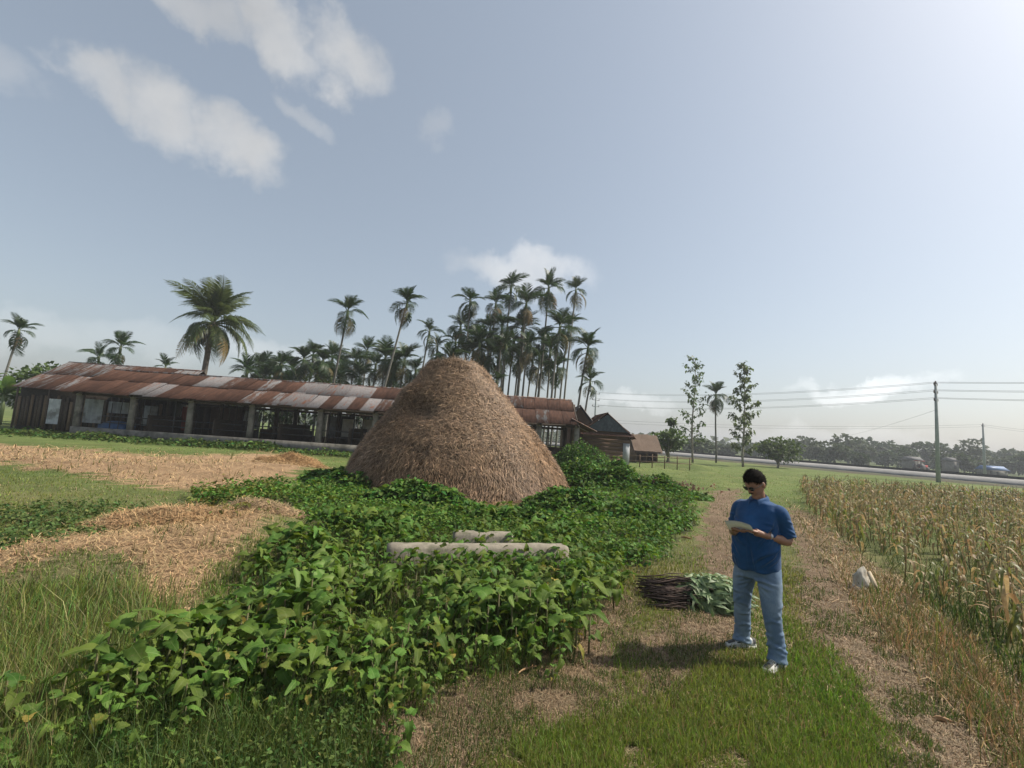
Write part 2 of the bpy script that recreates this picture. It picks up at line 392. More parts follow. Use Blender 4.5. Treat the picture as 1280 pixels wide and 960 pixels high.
def build_road():
    asph = noise_mat('road_concrete', (.235, .23, .22), (.18, .176, .168), 1.2, .9, c3=(.26, .25, .235), s3=.25, bumpd=.004, bscale=30)
    dark = noise_mat('kerb_dark', (.035, .035, .035), (.06, .055, .05), 3, .9)
    s = np.linspace(-90, 420, 300)
    def strip(name, o0, o1, z0, z1, mat, kind=None):
        c = ROAD_P[None]+s[:, None]*ROAD_D
        a = c+ROAD_N*o0; b = c+ROAD_N*o1; n = len(s)
        prof = [(a, z0-.5), (a, z1), (b, z1), (b, z0-.5)]
        V = np.concatenate([np.c_[p, np.full(n, z)] for p, z in prof]); F = []
        for k in range(3):
            i = np.arange(n-1)+k*n; F.append(np.stack([i, i+1, i+n+1, i+n], 1))
        return link(name, mesh_np(name, V, np.concatenate(F), mat))
    n = len(s); prof = [(-8.0, -.12), (-7.0, .06), (-5.6, .14), (-4.66, .15), (-4.5, -.2)]; V = []
    for o0, z0 in prof:
        c = ROAD_P[None]+s[:, None]*ROAD_D+ROAD_N*o0; V.append(np.c_[c, z0+vnoise(c, .7, 45, 2)*.12])
    V = np.concatenate(V); F = np.concatenate([np.stack([np.arange(n-1)+k*n, np.arange(n-1)+k*n+1, np.arange(n-1)+(k+1)*n+1, np.arange(n-1)+(k+1)*n], 1) for k in range(4)])
    b_ = link('road_bank', mesh_np('road_bank', V, F, noise_mat('bank_soil', (.075, .058, .036), (.055, .065, .028), .5, .95), None, True)); tag(b_, 'dark earth bank along the near side of the road', kind='structure')
    V = np.concatenate([np.c_[ROAD_P[None]+s[:, None]*ROAD_D+ROAD_N*o0, np.full(n, z0)] for o0, z0 in ((-4.7, -.1), (-4.6, .30), (-2.6, .64), (2.4, .66), (2.4, .0))])
    r = link('road', mesh_np('road', V, np.concatenate([np.stack([np.arange(n-1)+k*n, np.arange(n-1)+k*n+1, np.arange(n-1)+(k+1)*n+1, np.arange(n-1)+(k+1)*n], 1) for k in range(4)]), asph)); tag(r, 'pale concrete road running behind the maize field', kind='structure')
    k = strip('road_kerb', 2.42, 2.75, .3, .98, dark); tag(k, 'dark low parapet along the far side of the road', kind='structure')
build_road()

# ------------------------------------------------------------------ grass, straw, litter (nobody could count it)
def blades(P, h, w, colr, lean=.45, seg=2, az=None, lie=None):
    n = len(P); h = np.broadcast_to(h, (n,)); w = np.broadcast_to(w, (n,))
    a = rng.uniform(0, 2*np.pi, n) if az is None else az
    b = rng.uniform(0, 2*np.pi, n)
    side = np.c_[np.cos(a), np.sin(a), np.zeros(n)]*w[:, None]*.5
    ln = np.abs(rng.normal(0, lean, n))+.08
    if lie is not None: ln = lie
    ld = np.c_[np.cos(b), np.sin(b), np.zeros(n)]
    hz = h/np.sqrt(1+ln**2)
    tip = P + ld*(ln*hz)[:, None] + np.c_[np.zeros((n, 2)), hz]
    mid = P + ld*(ln*hz*.32)[:, None] + np.c_[np.zeros((n, 2)), hz*.62]
    i = np.arange(n)
    if seg == 2:
        V = np.stack([P-side, P+side, mid+side*.75, mid-side*.75, tip], 1).reshape(-1, 3); k = i*5
        F = [np.stack([k, k+1, k+2, k+3], 1), np.stack([k+3, k+2, k+4], 1)]
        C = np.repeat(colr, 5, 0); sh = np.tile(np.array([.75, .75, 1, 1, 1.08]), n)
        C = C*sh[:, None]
    else:
        V = np.stack([P-side, P+side, tip], 1).reshape(-1, 3); k = i*3; F = [np.stack([k, k+1, k+2], 1)]; C = np.repeat(colr, 3, 0)
    return V, F, C
def merge(lst):
    Vs, Ts, Qs, Cs, n = [], [], [], [], 0
    for V, F, C in lst:
        for f in F: (Ts if f.shape[1] == 3 else Qs).append(f+n)
        Vs.append(V); Cs.append(C); n += len(V)
    F = []
    if Ts: F.append(np.concatenate(Ts))
    if Qs: F.append(np.concatenate(Qs))
    return np.concatenate(Vs), F, np.concatenate(Cs)
def scatter_px(n, u0, u1, v0, v1, zref=0.0):
    """points thinned with distance, so that far ground gets fewer and larger blades"""
    u = rng.uniform(u0, u1, n); v = rng.uniform(v0, v1, n)
    d = Fv*FPX + Rv*(u-640)[:, None] + Uv*(480-v)[:, None]
    ok = d[:, 2] < -8; d = d[ok]; t = (zref-CAM_H)/d[:, 2]
    P = d*t[:, None]; P = P[:, :2]
    return P
def lift(P): return np.c_[P, ground_z(P[:, 0], P[:, 1])]
def tint(n, base, var=.25, hue=.15):
    c = np.tile(np.array(base, float), (n, 1))*(1+rng.normal(0, var, n).clip(-.6, .9))[:, None]
    c[:, 0] *= 1+rng.normal(0, hue, n).clip(-.4, .5)
    return c.clip(.004, 1)
grass_m = leaf_mat('grass_blade', (.95, .95, .95), (1.05, 1.05, 1.05), True, .35, .55, .03, .3)
straw_m = noise_mat('straw_litter', (.8, .8, .8), (1, 1, 1), 30, .7)
def straw_mat():
    m, g = new_mat('straw_strand')
    a = g.n('ShaderNodeAttribute', attribute_name='Col').outputs[0]
    r = g.n('ShaderNodeNewGeometry').outputs['Random Per Island']
    c = hsv(g, a, .5, 1, g.m('MULTIPLY_ADD', r, .5, .75))
    finish(g, g.n('ShaderNodeBsdfPrincipled', {'Base Color': c, 'Roughness': .6, 'Specular IOR Level': .25}).outputs[0]); return m
straw_m = straw_mat()

def strands(P, L, w, colr, up=.12, az=None):
    """loose straw lying on the ground: thin bent strips"""
    n = len(P); a = rng.uniform(0, 2*np.pi, n) if az is None else az
    L = np.broadcast_to(L, (n,))*rng.uniform(.4, 1.2, n)
    d = np.c_[np.cos(a), np.sin(a), rng.normal(0, up, n)]*L[:, None]
    s = np.c_[-np.sin(a), np.cos(a), np.zeros(n)]*(w*rng.uniform(.6, 1.3, n))[:, None]*.5
    kink = np.c_[rng.normal(0, .15, (n, 2)), np.abs(rng.normal(.08, .1, n))]*L[:, None]
    V = np.stack([P-d*.5-s, P-d*.5+s, P+kink-s, P+kink+s, P+d*.5], 1).reshape(-1, 3); k = np.arange(n)*5
    F = [np.stack([k, k+1, k+3, k+2], 1), np.stack([k+2, k+3, k+4], 1)]
    return V, F, np.repeat(colr, 5, 0)

def build_grass():
    P = np.vstack([scatter_px(235000, -120, 1400, 560, 1060), scatter_px(75000, 600, 1250, 720, 1060)])
    X, Y = P[:, 0], P[:, 1]
    D = np.hypot(X, Y); keep = (D < 60) & ~(((X > -36) & (X < 7)) & (Y > 27.5)); P = P[keep]; X, Y = P[:, 0], P[:, 1]; D = D[keep]
    _, zpx, _ = topx(np.c_[P, np.zeros(len(P))])
    Z = {k: zone(k, X, Y) for k in ZPOLY}
    path = Z['path_a']|Z['path_b']|Z['path_c']; straw = Z['straw1']|Z['straw2']
    maize = inpoly(X, Y, MAIZE)
    roadm = (road_off(X, Y) > -4.6)&(road_off(X, Y) < 3.5)&((Y > 15)|(X > 10))
    r = rng.uniform(0, 1, len(P)); patchy = vnoise(P, 1.1, 55, 3); fine = vnoise(P, 4.5, 56, 2)
    lst = []; bl = []
    sz = np.clip(D/5.0, .7, 6.6)                     # larger, sparser tufts far away
    def put(mask, hh, ww, colr, lean=.5, cap=1e9):
        Q = P[mask]; n = len(Q); s = sz[mask]
        h = hh*rng.lognormal(0, .35, n)*np.clip(s**.35, .8, 1.7)
        nearm = D[mask] < 9
        for mm, sg in ((nearm, 2), (~nearm, 1)):
            if mm.sum(): lst.append(blades(lift(Q[mm]), h[mm], ww*s[mm]**.9, colr(mm.sum()) if callable(colr) else colr[mm], lean, sg))
    lawn = ~(path|straw|Z['weed']|Z['cover']|Z['tallg']|Z['dry']|maize|roadm)
    yel = np.clip(.52+1.3*patchy, 0, 1)
    def lawncol(mask):
        y = (yel[mask]+rng.normal(0, .15, mask.sum())).clip(0, 1)[:, None]
        c = (1-y)*np.array([.105, .205, .032]) + y*np.array([.215, .225, .056])
        dry = rng.uniform(0, 1, mask.sum()) < .12
        c[dry] = [.26, .19, .09]
        return c*rng.lognormal(0, .25, mask.sum())[:, None]
    m = lawn & (fine+patchy*1.2 > -.36); put(m, .036, .006, lawncol(m))
    lush = lawn & (vnoise(P, .9, 61, 2) > .05) & (Y < 9); put(lush, .055, .0065, lawncol(lush)*.95)
    m = Z['tallg'] & (r < .9); put(m, .155, .007, tint(m.sum(), (.150, .205, .046), .3, .22), .7)
    m = Z['tallg'] & (r > .86); put(m, .24, .0055, tint(m.sum(), (.21, .19, .08), .3, .1), .4)
    m = Z['dry'] & (r < .45); put(m, .12, .006, tint(m.sum(), (.27, .19, .095), .35, .1), 1.2)
    m = Z['dry'] & (r > .8); put(m, .13, .007, tint(m.sum(), (.09, .12, .03), .3, .2), .6)
    m = (Z['weed']) & (r < .60); put(m, .15, .0065, tint(m.sum(), (.075, .115, .025), .3, .2), .6)
    m = (Z['cover']) & (r < .22); put(m, .18, .007, tint(m.sum(), (.07, .105, .025), .3, .2), .6)
    m = path & (r < .4); put(m, .035, .005, tint(m.sum(), (.20, .145, .08), .35, .1), 1.3)
    m = path & (r > .4) & (patchy+fine > -.02); put(m, .05, .0065, tint(m.sum(), (.085, .12, .03), .3, .2), .6)
    m = straw & (r < .5) & (patchy+fine > .12); put(m, .10, .007, tint(m.sum(), (.10, .12, .03), .3, .2), .6)
    m = maize & (r < .16) & (D < 16); put(m, .17, .007, tint(m.sum(), (.060, .092, .022), .3, .2), .6)
    V, F, C = merge(lst)
    o = link('grass', mesh_np('grass', V, F, grass_m, C)); tag(o, 'green and drying grass covering the farm ground', 'grass', kind='stuff')
    # straw litter
    lst = []
    def lay(mask, L, w, base, up=.12, frac=1.0):
        mm = mask & (rng.uniform(0, 1, len(P)) < frac); Q = P[mm]; s = sz[mm]
        q = lift(Q); q[:, 2] += .012*s
        lst.append(strands(q, L*s**.75, w*s**.85, tint(len(Q), base, .28, .06), up))
    lay(straw, .14, .0045, (.40, .27, .138), .18, 1.0)
    lay(path, .085, .0035, (.25, .18, .105), .10, .6)
    lay(Z['dry'], .17, .005, (.34, .245, .13), .3, .5)
    lay(lawn & (patchy < .05), .09, .0038, (.27, .20, .11), .1, .22)
    lay(Z['weed'], .12, .005, (.22, .15, .085), .12, .10)
    V, F, C = merge(lst)
    o = link('straw_litter', mesh_np('straw_litter', V, F, straw_m, C)); tag(o, 'loose dry straw strewn over the tracks and heaps', 'straw', kind='stuff')
# maize field outline on the ground
MAIZE = [tuple(gnd(x, y)[:2]) for x, y in ((1000,606),(1003,620),(1012,640),(1035,662),(1075,695),(1130,735),(1205,798),(1290,868),(1400,960),(1800,1020))]
MAIZE = MAIZE + [(at(1500, 600, 29.5)[0], 29.5), (at(990, 600, 28.5)[0], 28.5)]
build_grass()
# ------------------------------------------------------------------ haystack
def build_haystack():
    Y0 = 16.4; base = at(573, 608, Y0); cx = base[0]
    root = thing('haystack', (cx, Y0, 0), 'big brown conical haystack with a flattened top behind the green weeds', 'haystack')
    zs = np.array([-.15, .08, .76, 1.44, 2.12, 2.8, 3.3, 3.55, 3.8, 4.0, 4.14, 4.2]); rs = np.array([3.72, 3.72, 3.45, 3.02, 2.50, 1.95, 1.53, 1.34, 1.19, 1.02, .92, .66])
    nz, na = 90, 150
    t = np.linspace(0, 1, nz); arc = np.r_[0, np.cumsum(np.hypot(np.diff(zs), np.diff(rs)))]; arc /= arc[-1]
    z = np.interp(t, arc, zs); r = np.interp(t, arc, rs); a = np.arange(na)*2*np.pi/na
    Zg, Ag = np.meshgrid(z, a, indexing='ij'); Rg = np.repeat(r[:, None], na, 1)
    P = np.stack([Rg*np.cos(Ag), Rg*np.sin(Ag), Zg], -1).reshape(-1, 3)
    nrm = np.stack([np.cos(Ag), np.sin(Ag), np.full_like(Ag, .5)], -1).reshape(-1, 3); nrm /= np.linalg.norm(nrm, axis=1)[:, None]
    def shape(P, nrm, fine=True):
        d = vnoise(P, .45, 71, 3)*.16 + vnoise(P*[1, 1, .6], 1.6, 72, 3)*.14
        ang = np.arctan2(P[:, 1], P[:, 0]); zz = P[:, 2]
        # scooped hollow high on the left of the camera side, with a ledge of straw over it
        da = np.angle(np.exp(1j*(ang - R(-112))))
        d -= .34*np.exp(-(da/.26)**2 - ((zz-2.5)/.36)**2)
        da2 = np.angle(np.exp(1j*(ang - R(-138)))); d += .16*np.exp(-(da2/.42)**2 - ((zz-3.05)/.28)**2)
        d += .035*np.exp(-((zz-1.75-.25*np.cos(2*ang))/.10)**2)*(np.sin(ang) < 0)
        d += vnoise(P, 3.2, 73, 2)*.10
        if fine: d += vnoise(P, 6, 74, 3)*.10
        Q = P + nrm*d[:, None]
        k = np.clip(zz/4.2, 0, 1); Q[:, 0] += -.42*k; Q[:, 2] += np.where(zz > 3.9, vnoise(P, 1.2, 75)*.25, 0)
        return Q
    Q = shape(P, nrm)
    top = len(Q); V = np.vstack([Q, Q[-na:].mean(0)+[0, 0, .03]])
    i, j = np.meshgrid(np.arange(nz-1), np.arange(na), indexing='ij'); i = i.ravel(); j = j.ravel(); k = (j+1) % na
    F = [np.stack([i*na+j, i*na+k, (i+1)*na+k, (i+1)*na+j], 1), np.stack([(nz-1)*na+np.arange(na), (nz-1)*na+(np.arange(na)+1) % na, np.full(na, top)], 1)]
    m, g = new_mat('hay_body'); v = g.n('ShaderNodeTexCoord').outputs['Object']
    st = g.n('ShaderNodeMapping', {'Vector': v, 'Scale': (1, 1, .35)}).outputs[0]
    c = g.mix(g.smooth(g.noise(26, 6, .75, st), .35, .68), (.045, .026, .014), (.16, .095, .05))
    c = g.mix(g.m('MULTIPLY', g.smooth(g.noise(1.1, 4, .6, v), .45, .65), .5), c, (.10, .07, .045))
    finish(g, g.n('ShaderNodeBsdfPrincipled', {'Base Color': c, 'Roughness': .95, 'Specular IOR Level': .1, 'Normal': bump(g, g.noise(40, 5, .75, st), 1.0, .06)}).outputs[0])
    link('hay_body', mesh_np('hay_body', V, F, m, None, True), root)
    # straw strands combed down the slope
    n = 118000
    u = rng.uniform(0, 1, n)**.62; tt = 1-u; aa = rng.uniform(0, 2*np.pi, n)
    zz = np.interp(tt, arc, zs); rr = np.interp(tt, arc, rs)
    N = np.c_[np.cos(aa), np.sin(aa), np.full(n, .55)]; N /= np.linalg.norm(N, axis=1)[:, None]
    Pp = np.c_[rr*np.cos(aa), rr*np.sin(aa), zz]
    B = shape(Pp, N, False)
    down = np.c_[np.cos(aa)*.55, np.sin(aa)*.55, -np.ones(n)]; down /= np.linalg.norm(down, axis=1)[:, None]
    tang = np.c_[-np.sin(aa), np.cos(aa), np.zeros(n)]
    swirl = (vnoise(Pp, .9, 77, 2)*3.4 + rng.normal(0, 1.0, n))*np.clip((zz+.2)/2.2, .35, 1.6)
    d = down*np.cos(swirl)[:, None] + tang*np.sin(swirl)[:, None] + N*rng.normal(.10, .20, n)[:, None]
    L = rng.uniform(.06, .26, n); w = rng.uniform(.003, .007, n)
    s = np.cross(d, N); s /= np.linalg.norm(s, axis=1)[:, None]; s *= w[:, None]
    o0 = B + N*rng.uniform(-.01, .05, n)[:, None]; mid = o0 + d*(L*.5)[:, None] + N*rng.uniform(0, .035, n)[:, None]; tip = o0 + d*L[:, None] - N*.02
    V = np.stack([o0-s, o0+s, mid-s, mid+s, tip], 1).reshape(-1, 3); kk = np.arange(n)*5
    F = [np.stack([kk, kk+1, kk+3, kk+2], 1), np.stack([kk+2, kk+3, kk+4], 1)]
    grey = np.clip(.5+vnoise(Pp, .7, 79, 2)*1.6, 0, 1)[:, None]
    C = (1-grey)*np.array([.250, .150, .078]) + grey*np.array([.20, .132, .082])
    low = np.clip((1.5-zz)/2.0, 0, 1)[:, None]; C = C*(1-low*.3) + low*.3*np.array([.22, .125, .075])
    C = C*rng.lognormal(-.03, .44, n)[:, None]; light = rng.uniform(0, 1, n) < .08; C[light] = np.array([.34, .235, .135])
    nb = 7000; ab = rng.uniform(0, 2*np.pi, nb); rb = 3.6+np.abs(rng.normal(0, .35, nb)); Q = np.c_[rb*np.cos(ab), rb*np.sin(ab)]
    Q = np.c_[Q, ground_z(Q[:, 0]+cx, Q[:, 1]+Y0)+rng.uniform(.0, .10, nb)*np.clip(4.2-rb, 0, 1)]
    V2, F2, C2 = strands(Q, .32, .009, tint(nb, (.27, .17, .09), .35, .06), .18)
    Vm, Fm, Cm = merge([(V, F, np.repeat(C, 5, 0)), (V2, F2, C2)])
    o = link('straw_thatch', mesh_np('straw_thatch', Vm, Fm, straw_m, Cm), root); tag(o, kind='stuff')
build_haystack()
def straw_heap(px, py, rx, ry, h, rz, label, n, base):
    c = gnd(px, py); z = float(ground_z(np.array([c[0]]), np.array([c[1]]))[0]); root = thing('straw_heap', (c[0], c[1], z-.03), label, 'straw heap', rz=rz)
    nr, na = 16, 48; r, a = np.meshgrid(np.linspace(0.02, 1, nr), np.arange(na)*2*np.pi/na, indexing='ij'); r = r.ravel(); a = a.ravel()
    def surf(r, a):
        q = np.c_[np.cos(a)*r, np.sin(a)*r]; w = 1+.5*vnoise(q*1.6+px, 1.0, 61, 2); zz = h*np.clip(1-r**2, 0, 1)**.8*(1+1.2*vnoise(q*2.4+px, 1.0, 62, 3))
        return np.c_[q[:, 0]*rx*w, q[:, 1]*ry*w, zz]
    i, j = np.meshgrid(np.arange(nr-1), np.arange(na), indexing='ij'); i = i.ravel(); j = j.ravel(); k = (j+1) % na
    b = np.array(base)
    link('heap_body', mesh_np('heap_body', surf(r, a), np.stack([i*na+j, (i+1)*na+j, (i+1)*na+k, i*na+k], 1), noise_mat('heap_straw', tuple(b*.45), tuple(b*.95), 30, .95, bumpd=.03, bscale=40), None, True), root)
    P = surf(rng.uniform(0, 1.1, n)**.5, rng.uniform(0, 2*np.pi, n)); P[:, 2] += .015
    V, F, C = strands(P, .24, .007, tint(n, base, .32, .08), .3); o = link('loose_straw', mesh_np('loose_straw', V, F, straw_m, C), root); tag(o, kind='stuff')
straw_heap(362, 584, 1.5, .7, .42, .1, 'orange straw heap at the right end of the far straw strip before the shed', 4200, (.42, .26, .12))
straw_heap(322, 652, .75, .5, .26, .0, 'small pale straw mound beside the left edge of the weeds', 2200, (.36, .25, .14))
straw_heap(232, 664, 1.2, .8, .24, .3, 'broad low orange-brown straw mound in the near straw strip', 3800, (.40, .255, .125))

# ------------------------------------------------------------------ buildings
rust_m = None
def roof_mats():
    def rust(name, c1, c2, grey_lo, grey_hi):
        m, g = new_mat(name); v = g.n('ShaderNodeTexCoord').outputs['Object']; info = g.n('ShaderNodeObjectInfo')
        loc = g.n('ShaderNodeVectorMath', {0: v, 1: info.outputs['Location']}, operation='ADD').outputs[0]
        st = g.n('ShaderNodeMapping', {'Vector': loc, 'Scale': (3.0, .5, .5)}).outputs[0]
        c = g.mix(g.smooth(g.noise(2.2, 6, .65, st), .35, .65), c1, c2)
        z = g.mix(g.smooth(g.noise(9, 4, .6, st), .4, .7), (.24, .243, .242), (.155, .153, .148))
        r = info.outputs['Random']
        k = g.m('MULTIPLY', g.smooth(g.m('ADD', g.noise(1.6, 6, .7, st), g.m('MULTIPLY', r, .06)), grey_lo, grey_hi), .85)
        c = g.mix(k, c, z); c = hsv(g, c, .5, 1, g.m('MULTIPLY_ADD', r, .5, .75))
        finish(g, g.n('ShaderNodeBsdfPrincipled', {'Base Color': c, 'Roughness': .8, 'Metallic': .0, 'Specular IOR Level': .15}).outputs[0]); return m
    return (rust('rusty_iron', (.066, .034, .023), (.115, .058, .038), .66, .8), rust('patchy_iron', (.085, .043, .03), (.135, .074, .05), .50, .62),
            rust('zinc_iron', (.27, .12, .07), (.20, .08, .05), .36, .50))
RUST, PATCHY, ZINC = roof_mats()
conc_m = noise_mat('weathered_concrete', (.26, .24, .205), (.17, .155, .13), 3, .9, c3=(.09, .085, .07), s3=1.1, bumpd=.006, bscale=25)
dark_wood = noise_mat('dark_timber', (.045, .034, .026), (.085, .062, .045), 5, .85, stretch=(1, 1, 8), rnd=.5)
bamboo_m = noise_mat('split_bamboo', (.13, .085, .055), (.20, .14, .09), 7, .85, stretch=(6, 6, 1), rnd=.4)
wall_brown = noise_mat('woven_wall', (.12, .075, .05), (.17, .11, .075), 18, .9, rnd=.4)
pale_m = noise_mat('pale_sheet', (.46, .48, .50), (.33, .35, .37), 2.0, .75, c3=(.2, .2, .19), s3=1.0, rnd=.35)
white_m = noise_mat('limewash', (.62, .60, .55), (.45, .43, .38), 2.0, .8, rnd=.3)
blue_m = noise_mat('blue_tarp', (.045, .10, .22), (.07, .14, .28), 3, .5)
thatch_m = noise_mat('old_thatch', (.115, .08, .058), (.19, .135, .098), 22, .95, stretch=(3, 1, 1), bumpd=.03, bscale=30)
metal_d = noise_mat('dark_metal', (.05, .05, .055), (.09, .085, .08), 6, .6)

SHEETS = {}
def sheet_mesh(w, L, mat, wave=.076, amp=.016):
    key = (round(w, 2), round(L, 2), mat.name)
    if key in SHEETS: return SHEETS[key]
    n = int(round(w/wave*2))+1; x = np.linspace(-w/2, w/2, n); z = amp*np.where(np.arange(n) % 2, 1, -1)
    ys = np.array([0, L]); V = np.concatenate([np.c_[x, np.full(n, y), z] for y in ys]); V2 = V-[0, 0, .004]
    i = np.arange(n-1); F = np.stack([i, i+1, n+i+1, n+i], 1)
    ed = np.stack([i, i+2*n, i+1+2*n, i+1], 1)
    SHEETS[key] = mesh_np('roof_sheet', np.vstack([V, V2]), np.concatenate([F, F[:, ::-1]+2*n, ed]), mat)
    return SHEETS[key]
def roof_slope(parent, x0, x1, y_e, z_e, y_r, z_r, rows, w, pick, seed=0):
    """corrugated sheets laid from eave (y_e,z_e) to ridge (y_r,z_r); x along the eave, in the parent's space"""
    r_ = random.Random(seed); sl = np.array([y_r-y_e, z_r-z_e]); L = np.hypot(*sl); ang = math.atan2(sl[1], sl[0])
    n = max(1, int(round((x1-x0)/w))); w = (x1-x0)/n
    for row in range(rows):
        l0 = L*row/rows; l1 = L*(row+1)/rows + (.12 if row < rows-1 else .0)
        for k in range(n):
            kind = pick(k/n, row, r_)
            me = sheet_mesh(w*1.06, l1-l0, kind)
            t = (l0 + r_.uniform(-.14, .04)*(row == 0)+r_.uniform(-.05, .05)*(row > 0))/L
            o = link('roof_sheet', me, parent, (x0+(k+.5)*w, y_e+sl[0]*t, z_e+sl[1]*t + (.012 if row else 0)+ .010*(k % 2) + r_.uniform(0, .02)), (ang+r_.uniform(-.014, .014), r_.uniform(-.012, .012), r_.uniform(-.02, .02)))
    return ang

def build_shed():
    YE, ZE = 28.6, 2.72; YR, ZR = 32.2, 4.45; YB, ZB = 35.8, 2.72
    xl = at(76, 488, YE)[0]; xr = at(733, 530, YE)[0]; xm = (xl+xr)/2; W = xr-xl
    root = thing('cattle_shed', (xm, 30.0, 0), 'long open cattle shed with a rusty corrugated iron roof behind the haystack', 'shed')
    ox, oy = xm, 30.0
    def px2t(px): return (at(px, 505, YE)[0]-xl)/W
    zl = [(px2t(a), px2t(b)) for a, b in ((160, 190), (340, 388), (418, 432), (440, 470), (655, 664))]
    zu = [(px2t(a), px2t(b)) for a, b in ((212, 246), (345, 440), (618, 626))]
    def pick(t, row, r_):
        rr = r_.random()
        for a, b in (zl if row == 0 else zu):
            if a <= t <= b: return ZINC
        return PATCHY if rr < .16 else (ZINC if rr < .03 else RUST)
    roof_slope(root, xl-ox, xr-ox-.55, YE-oy, ZE, YR-oy, ZR, 2, .82, pick, 4)
    def pickb(t, row, r_): return PATCHY if r_.random() < .3 else RUST
    # far slope, same sheets turned round
    bk = link('rear_roof', None, root, (0, 0, 0), (0, 0, math.pi)); 
    roof_slope(bk, -(xr-ox-.55), -(xl-ox), -(YB-oy), ZB, -(YR-oy)-.0, ZR-.004, 2, .82, pickb, 9)
    MB().tube([(xl-ox, YR-oy, ZR+.03), (xr-ox-.5, YR-oy, ZR+.03)], .06, 6).build('ridge_cap', PATCHY, root)
    # skirt roof and gable at the right end
    g = MB(); xg = xr-ox-.62
    g.add([(xg, YE-oy+.5, ZE+.28), (xg, YR-oy, ZR-.12), (xg, YB-oy-.5, ZB+.28)], [[0, 1, 2]]); g.add([(xg-.05, YE-oy+.5, ZE+.28), (xg-.05, YR-oy, ZR-.12), (xg-.05, YB-oy-.5, ZB+.28)], [[0, 2, 1]])
    g.build('gable_board', dark_wood, root)
    for k in range(7):
        y = YE-oy+.6 + k*.95
        o = link('roof_sheet', sheet_mesh(.95, 1.7, PATCHY if k % 3 == 0 else RUST), root, (xg+1.35, y+.2, 2.42), (R(24), 0, R(90)))
    # plinth, posts, rails
    pl = MB(); pl.box((0, 29.3-oy, .30), (W-.8, .28, .62)); pl.build('plinth_wall', conc_m, root)
    posts = [97, 165, 238, 315, 401, 470, 540, 610, 675, 722]
    pm = None
    for p in posts:
        x = at(p, 520, 29.3)[0]-ox
        MB().box((x, 29.3-oy, 1.45), (.30, .26, 2.6)).box((x, 29.3-oy, 2.58), (.34, .3, .12)).build('post', conc_m, root)
        MB().box((x, 35.3-oy, 1.4), (.24, .24, 2.5)).build('post', dark_wood, root)
        MB().box((x+.1, 32.2-oy, 2.1), (.2, .2, 4.2)).build('post', dark_wood, root)
        MB().beam((x, YE-oy+.15, ZE-.10), (x, YR-oy, ZR-.14), .1, .12).beam((x, YB-oy-.15, ZB-.10), (x, YR-oy, ZR-.14), .1, .12).build('rafter', dark_wood, root)
    MB().box((0, 29.25-oy, 2.63), (W-.6, .12, .16)).build('eave_beam', dark_wood, root)
    MB().box((0, 35.4-oy, 2.55), (W-.6, .12, .16)).build('eave_beam', dark_wood, root)
    for z in (.95, 1.35):
        MB().tube([(-W/2+.5, 30.4-oy, z), (W/2-.5, 30.4-oy, z)], .03, 6).build('rail', metal_d, root)
    rr = random.Random(5)
    for k in range(62):                        # thin bars and stakes inside
        x = xl-ox+.8+(W-1.6)*k/61+rr.uniform(-.15, .15); y = rr.choice((29.7, 30.4, 33.0, 34.8))
        MB().tube([(x, y-oy, .1), (x+rr.uniform(-.12, .12), y-oy, rr.uniform(2.1, 2.9))], rr.uniform(.02, .045), 5).build('stake', dark_wood if rr.random() < .7 else metal_d, root)
    MB().box((0, 32.4-oy, .05), (W-1, 5.6, .12)).build('earth_floor', noise_mat('shed_floor', (.07, .05, .035), (.11, .08, .055), 3), root)
    # back wall: boards with gaps through which daylight shows
    x = xl-ox+.5; k = 0
    while x < W/2-.6:
        w = rr.uniform(.8, 1.7); z1 = rr.choice((.8, 1.0, 1.1, 1.2, 2.45))
        t = (x-(xl-ox))/W
        MB().box((x+w/2, 35.2-oy+.02*(k % 2), z1/2), (w-.05, .06, z1)).build('board', wall_brown if k % 3 else dark_wood, root)
        if z1 < 1.5 and rr.random() < .38:
            MB().box((x+w/2, 35.05-oy, (z1+2.35)/2), (w*.8, .03, 2.3-z1)).build('hung_sheet', pale_m, root)
        x += w; k += 1
    # cross partitions and feed troughs inside
    for p in (200, 280, 360, 445):
        x = at(p, 520, 31)[0]-ox
        MB().box((x, 32.3-oy, .85), (.08, 4.6, 1.5)).build('partition', dark_wood, root)
    for p0, p1, z0, z1, y, m_ in ((105, 128, .8, 2.35, 30.2, pale_m), (135, 160, 1.5, 2.3, 31.5, pale_m), (455, 478, .7, 2.25, 33.6, white_m), (430, 446, .9, 2.2, 33.5, white_m), (180, 205, .7, 2.1, 34.0, white_m), (228, 240, .6, 2.3, 33.0, noise_mat('red_cloth', (.24, .06, .04), (.18, .05, .035), 4)), (60, 74, .6, 2.2, 29.6, pale_m)):
        a = at(p0, 510, y)[0]-ox; b = at(p1, 510, y)[0]-ox
        n = 12; xs = np.linspace(a, b, n); ys = y-oy+.05*np.sin(np.arange(n)*1.9); V = np.concatenate([np.c_[xs, ys, np.full(n, z0+.05)], np.c_[xs, ys, np.full(n, z1)]]); i = np.arange(n-1)
        V = np.vstack([V, V+[0, .012, 0]]); f = np.stack([i, i+1, n+i+1, n+i], 1)
        link('hung_sheet', mesh_np('hung_sheet', V, np.concatenate([f, f[:, ::-1]+2*n]), m_, None, True), root)
build_shed()

def build_vehicle_tarp():
    p = at(148, 520, 31.0)
    o = MB().ellipsoid((0, 0, .55), (1.0, .6, .42), 16).box((0, 0, .35), (1.7, .9, .7)).build('tarp_bundle', blue_m, None, True)
    o.location = (p[0], 31.0, .11); tag(o, 'blue tarpaulin bundle lying inside the open shed', 'tarp')
build_vehicle_tarp()

